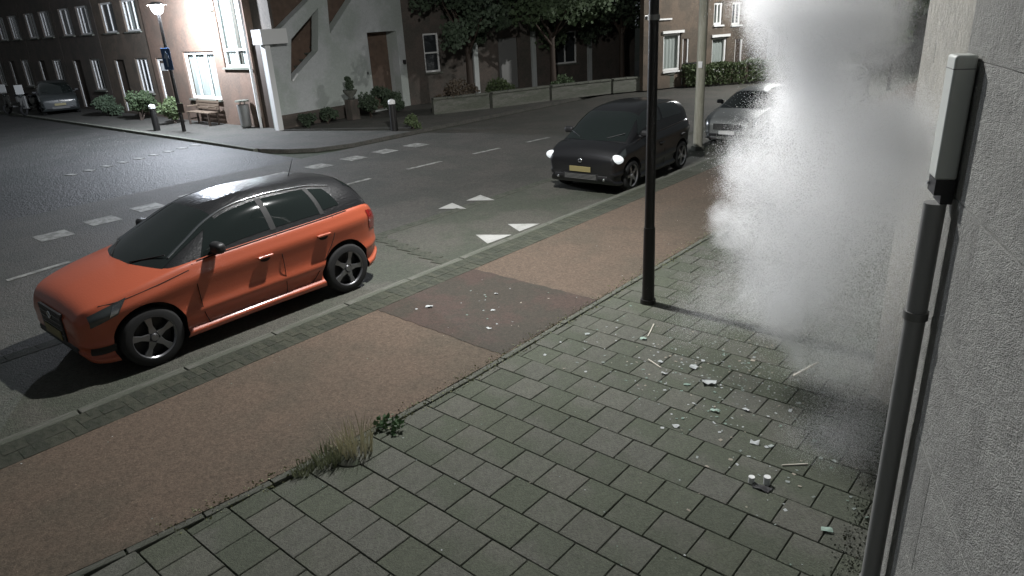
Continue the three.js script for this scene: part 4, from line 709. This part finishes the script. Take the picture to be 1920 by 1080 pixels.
// ---------------------------------------------------------------- fireworks litter
const scrapGeometry = (w, d, k = 1) => { const g = new THREE.PlaneGeometry(w, d, 5, 5).rotateX(-Math.PI / 2), p = g.attributes.position, s = rr(0, 50); for (let i = 0; i < p.count; i++) { const x = p.getX(i), z = p.getZ(i); p.setY(i, (0.5 + noise.noise(x * 28 + s, z * 28, s)) * 0.3 * w * k); p.setX(i, x * (1 + 0.35 * noise.noise(z * 20, s, 1))); } g.computeVertexNormals(); return g; };
const scrapMat = std({ color: rgb(0.45, 0.47, 0.47), roughness: 0.9, side: THREE.DoubleSide }), scrapGreen = std({ color: rgb(0.3, 0.4, 0.34), roughness: 0.9, side: THREE.DoubleSide });
const scraps = [
  [-2.31, 5.19, 0.13, 0.07, 0.5, 'crumpled white paper, largest scrap amid the litter'], [-1.63, 4.54, 0.07, 0.04, 0.2, 'folded pale scrap on the tiles below the litter'], [-2.07, 4.79, 0.08, 0.03, 0.1, 'long pale scrap lying across a tile joint'], [-1.87, 4.95, 0.06, 0.03, -0.4, 'slanted white scrap right of the long scrap'],
  [-2.22, 4.4, 0.05, 0.04, 0.9, 'lone pale scrap nearest the camera side of the litter'], [-2.56, 5.38, 0.07, 0.06, 0, 'torn greenish wrapper in the upper litter'], [-2.72, 5.12, 0.06, 0.03, 0.3, 'small white scrap at the left of the litter'], [-0.89, 3.88, 0.06, 0.04, 0.4, 'creased scrap on the dark tiles by the conduit pipe'],
  [-5.35, 5.75, 0.06, 0.03, 0.2, 'white scrap near the top of the dark path patch'], [-5.05, 5.35, 0.05, 0.04, 0.2, 'bright scrap in the middle of the dark path patch'], [-5.75, 5.0, 0.08, 0.05, 0.6, 'pale crumpled scrap at the left corner of the dark patch'], [-4.75, 4.95, 0.05, 0.04, 0, 'scrap near the lower edge of the dark patch'], [-3.25, 5.65, 0.07, 0.05, 0.3, 'white scrap on the tiles below the lamp post']];
scraps.forEach(([a, b, w, d, r, l], i) => { const s = single('paper_scrap', scrapGeometry(w, d), i % 5 === 2 ? scrapGreen : scrapMat, l, 'paper scrap', 'paper scraps'); s.position.copy(V(a, 0.004, b)); s.rotation.y = r; });
{ // a spent pair of firework cartons standing on the tiles
  const p = thing('firework_carton', 'two small white spent firework tubes on the tiles near the bottom right', 'firework', V(-1.4, 0, 4.12));
  part('tube', cyl(0.024, 0.024, 0.06, 0.03, 0.03, 0, 18), M.paper, p); part('tube', cyl(0.022, 0.022, 0.05, -0.06, 0.025, 0.05, 18), M.paper, p); part('burnt_paper', scrapGeometry(0.12, 0.06, 0.3).translate(0.02, 0.004, 0.07), M.blackPlastic, p);
}
const stickMat = std({ color: rgb(0.62, 0.58, 0.5), roughness: 0.8 });
function stick(p, q, r, label) { single('firework_stick', bar(p, q, r, r * 0.8, 8), stickMat, label, 'stick', 'firework sticks'); }
stick(V(-1.76, 0.012, 5.72), V(-1.6, 0.14, 5.86), 0.011, 'pale stick leaning up out of the smoke source');
stick(V(-1.22, 0.008, 4.5), V(-1.36, 0.008, 4.38), 0.007, 'thin stick lying below the smoke');
stick(V(-2.98, 0.008, 5.28), V(-2.8, 0.008, 5.2), 0.008, 'white stick lying on the tiles at the left of the litter');
stick(V(-3.34, 0.008, 6.02), V(-3.24, 0.008, 5.72), 0.007, 'thin white stick lying just below the lamp post');
{ // confetti and paper shreds, too many to count
  const list = [], col = [[0.42, 0.44, 0.44], [0.3, 0.33, 0.32], [0.2, 0.23, 0.21], [0.18, 0.25, 0.21], [0.3, 0.27, 0.22]];
  const mats = col.map((c) => std({ color: rgb(...c), roughness: 0.9, side: THREE.DoubleSide }));
  const geos = mats.map(() => []);
  const add = (a, b, w) => { if (a > -0.6 || (a > -1.25 && b > 5.7 - 0.63 * (a + 1.2))) return; geos[Math.floor(rnd() * 5)].push(scrapGeometry(w, w * rr(0.4, 1), 0.6).rotateY(rr(0, 6)).translate(a, 0.003, -b)); };
  for (let i = 0; i < 330; i++) add(-2.35 + gauss() * 0.52, 5.35 + gauss() * 0.45, rr(0.008, 0.026) * (rnd() < 0.08 ? 2 : 1));
  for (let i = 0; i < 60; i++) add(-1.5 + gauss() * 0.4, 4.5 + gauss() * 0.35, rr(0.01, 0.03));
  for (let i = 0; i < 90; i++) add(rr(-4, -0.9), rr(1.6, 6.5), rr(0.006, 0.014));
  for (let i = 0; i < 60; i++) add(rr(-6.2, -4.3), rr(0.9, 9), rr(0.006, 0.014));
  for (let i = 0; i < 22; i++) add(-5.1 + gauss() * 0.5, 5.4 + gauss() * 0.4, rr(0.012, 0.03));
  for (let i = 0; i < 26; i++) add(-3.3 + gauss() * 0.5, 5.4 + gauss() * 0.6, rr(0.012, 0.03));
  const g = thing('paper_shreds', 'paper shreds and confetti strewn over tiles and path', 'litter'); g.userData.kind = 'stuff';
  geos.forEach((q, i) => { part('shreds', q, mats[i], g).userData.kind = 'stuff'; });
}

// ---------------------------------------------------------------- smoke: a cloud of countless tiny pale particles
{
  // centre a, height y, b, radius, optical depth, softness (0 = billow with an outline, 1 = thin haze)
  const puffs = [
    [-1.65, 2.67, 4.99, 0.223, 2, 0.1], [-1.47, 2.72, 4.99, 0.216, 1.5, 0.2], [-1.55, 2.53, 4.99, 0.215, 1.8, 0.1], [-1.77, 2.99, 4.99, 0.256, 2, 0.1], [-1.57, 2.91, 4.99, 0.216, 1.8, 0.1], [-1.92, 3.25, 4.99, 0.256, 2, 0.1], [-1.56, 3.21, 4.99, 0.272, 1.8, 0.2], [-1.24, 3.02, 4.99, 0.148, 1.6, 0.2], [-1.04, 2.37, 4.99, 0.21, 1.7, 0.1], [-1.24, 1.76, 5.23, 0.283, 1.6, 0.2], [-1.51, 1.41, 5.34, 0.305, 1.6, 0.3], [-0.99, 1.8, 5.23, 0.226, 0.8, 0.5], [-1.4, 3.0, 4.99, 0.203, 1.5, 0.2], [-0.88, 2.14, 5.1, 0.137, 0.9, 0.3], [-1.71, 0.85, 5.51, 0.243, 1.5, 0.3], [-1.16, 2.12, 5.1, 0.339, 2, 0.1], [-1.06, 0.53, 5.65, 0.384, 0.7, 0.9], [-0.95, 1.21, 5.45, 0.313, 0.6, 0.8], [-0.91, 1.53, 5.34, 0.262, 0.5, 0.9], [-1.72, 0.17, 5.7, 0.047, 1.0, 0.6], [-1.74, 0.27, 5.67, 0.075, 1.1, 0.6], [-1.78, 0.41, 5.63, 0.12, 1.4, 0.5], [-1.86, 0.59, 5.57, 0.174, 1.6, 0.5], [-1.97, 0.79, 5.51, 0.25, 1.7, 0.4], [-1.79, 1.12, 5.42, 0.337, 2.0, 0.25], [-1.54, 1.04, 5.46, 0.264, 1.0, 0.6], [-1.99, 1.35, 5.34, 0.259, 2.2, 0.05], [-2.24, 1.42, 5.3, 0.158, 2.0, 0.05], [-2.31, 1.55, 5.26, 0.096, 1.5, 0.1], [-1.78, 1.63, 5.26, 0.36, 2.5, 0.05], [-1.99, 1.85, 5.17, 0.237, 2.3, 0], [-2.05, 2.02, 5.11, 0.181, 2.3, 0], [-1.68, 2.07, 5.1, 0.414, 2.8, 0], [-1.36, 2.06, 5.11, 0.462, 2.6, 0.05], [-1.11, 2.12, 5.1, 0.284, 2.0, 0.1], [-0.99, 2.22, 5.06, 0.165, 1.7, 0.1], [-0.95, 2.02, 5.15, 0.141, 1.3, 0.2], [-1.19, 2.39, 4.99, 0.207, 1.6, 0.1], [-1.79, 2.36, 4.99, 0.187, 2.4, 0], [-1.54, 2.41, 4.99, 0.282, 2.3, 0.1], [-1.6, 2.65, 4.99, 0.207, 2.2, 0.05], [-1.71, 2.86, 4.99, 0.207, 2.2, 0], [-1.85, 3.05, 4.99, 0.222, 2.4, 0], [-1.96, 3.15, 4.99, 0.144, 2.0, 0], [-1.57, 3.07, 4.99, 0.214, 1.7, 0.2], [-1.38, 2.82, 4.99, 0.222, 0.8, 0.7], [-1.22, 2.88, 4.99, 0.133, 1.5, 0.3], [-1.15, 2.74, 4.99, 0.113, 1.1, 0.4], [-1.29, 3.09, 4.99, 0.182, 1.6, 0.2], [-1.77, 3.37, 4.99, 0.328, 2, 0.1], [-1.39, 1.54, 5.3, 0.415, 1.1, 0.5], [-1.11, 1.63, 5.29, 0.303, 0.7, 0.8], [-1.16, 1.16, 5.45, 0.483, 0.5, 0.9], [-1.29, 0.52, 5.64, 0.481, 0.45, 1], [-0.96, 0.71, 5.61, 0.373, 0.35, 1], [-2.2, 0.79, 5.49, 0.288, 0.8, 0.7], [-2.43, 0.66, 5.52, 0.202, 0.45, 0.8], [-2.62, 0.46, 5.56, 0.224, 0.2, 1], [-1.19, 0.02, 4.75, 0.239, 0.7, 0.9], [-0.97, 0.24, 4.75, 0.248, 0.7, 1], [-1.11, -0.18, 4.75, 0.2, 0.4, 1], [-1.06, 0.05, 5.74, 0.356, 0.4, 1], [-1.54, 0.56, 5.61, 0.268, 1.0, 0.7], [-1.46, 0.9, 5.51, 0.342, 0.9, 0.7], [-1.58, 0.15, 5.72, 0.195, 0.8, 0.8], [-1.36, 0.16, 5.73, 0.273, 0.6, 0.9], [-0.99, 2.65, 4.99, 0.197, 0.35, 0.9], [-0.96, 2.92, 4.99, 0.16, 0.2, 1]];
  // clusters of flakes in a lumpy unit ball; every puff is a turned and scaled copy of one of them
  function cluster(od, edge, soft, seed) {
    const n = Math.round(od * Math.PI / (0.2165 * edge * edge)), P = new Float32Array(n * 9), N = new Float32Array(n * 9), q = new THREE.Quaternion(), v = new THREE.Vector3();
    for (let i = 0; i < n; i++) {
      let x, y, z, k, R, t = 0;
      do {
        do { x = rr(-1, 1); y = rr(-1, 1); z = rr(-1, 1); k = Math.hypot(x, y, z); } while (k > 1 || k < 0.001);
        const f = fbm(x / k * 1.5 + seed, y / k * 1.5, z / k * 1.5 + seed, 3);
        R = (1 + (0.75 - 0.3 * soft) * f) * (1 + (0.12 + soft * 0.45) * Math.abs(gauss()) * k * k);
      } while (t++ < 6 && fbm(x * R * 1.7 + seed, y * R * 1.7, z * R * 1.7, 3) < rr(-0.55, -0.5 + 0.5 * soft));
      const s = edge * 0.577 * rr(0.7, 1.25); q.set(gauss(), gauss(), gauss(), gauss()).normalize();
      for (let j = 0; j < 3; j++) { v.set(Math.cos(j * 2.0944), Math.sin(j * 2.0944), 0).applyQuaternion(q); P.set([x * R + v.x * s, y * R + v.y * s, z * R + v.z * s], i * 9 + j * 3); }
      v.set(0, 0, 1).applyQuaternion(q); for (let j = 0; j < 3; j++) N.set([v.x, v.y, v.z], i * 9 + j * 3);
    }
    const g = new THREE.BufferGeometry(); g.setAttribute('position', new THREE.BufferAttribute(P, 3)); g.setAttribute('normal', new THREE.BufferAttribute(N, 3)); return g;
  }
  const dense = [cluster(0.74, 0.0078, 0.1, 3), cluster(0.74, 0.0078, 0.2, 11)], mid = [cluster(0.3, 0.0095, 0.6, 5), cluster(0.3, 0.0095, 0.8, 17)], thin = [cluster(0.16, 0.008, 1, 23)];
  const m = phys({ color: rgb(0.995, 0.997, 1), roughness: 1, transmission: 1, thickness: 0, specularIntensity: 0 });
  const smoke = thing('smoke', 'thick white firework smoke billowing up from the tiles', 'smoke'); smoke.userData.kind = 'stuff';
  puffs.forEach(([a, y, b, r, od, soft], i) => {
    const set = od >= 1.5 ? dense : od >= 0.6 ? mid : thin, p = part('puff', set[i % set.length], m, smoke);
    p.userData.kind = 'stuff'; p.position.copy(V(a, y, b)); p.scale.setScalar(r * 1.1); p.rotation.set(rr(0, 6.28), rr(0, 6.28), rr(0, 6.28));
  });
}
renderer.render(scene, camera);
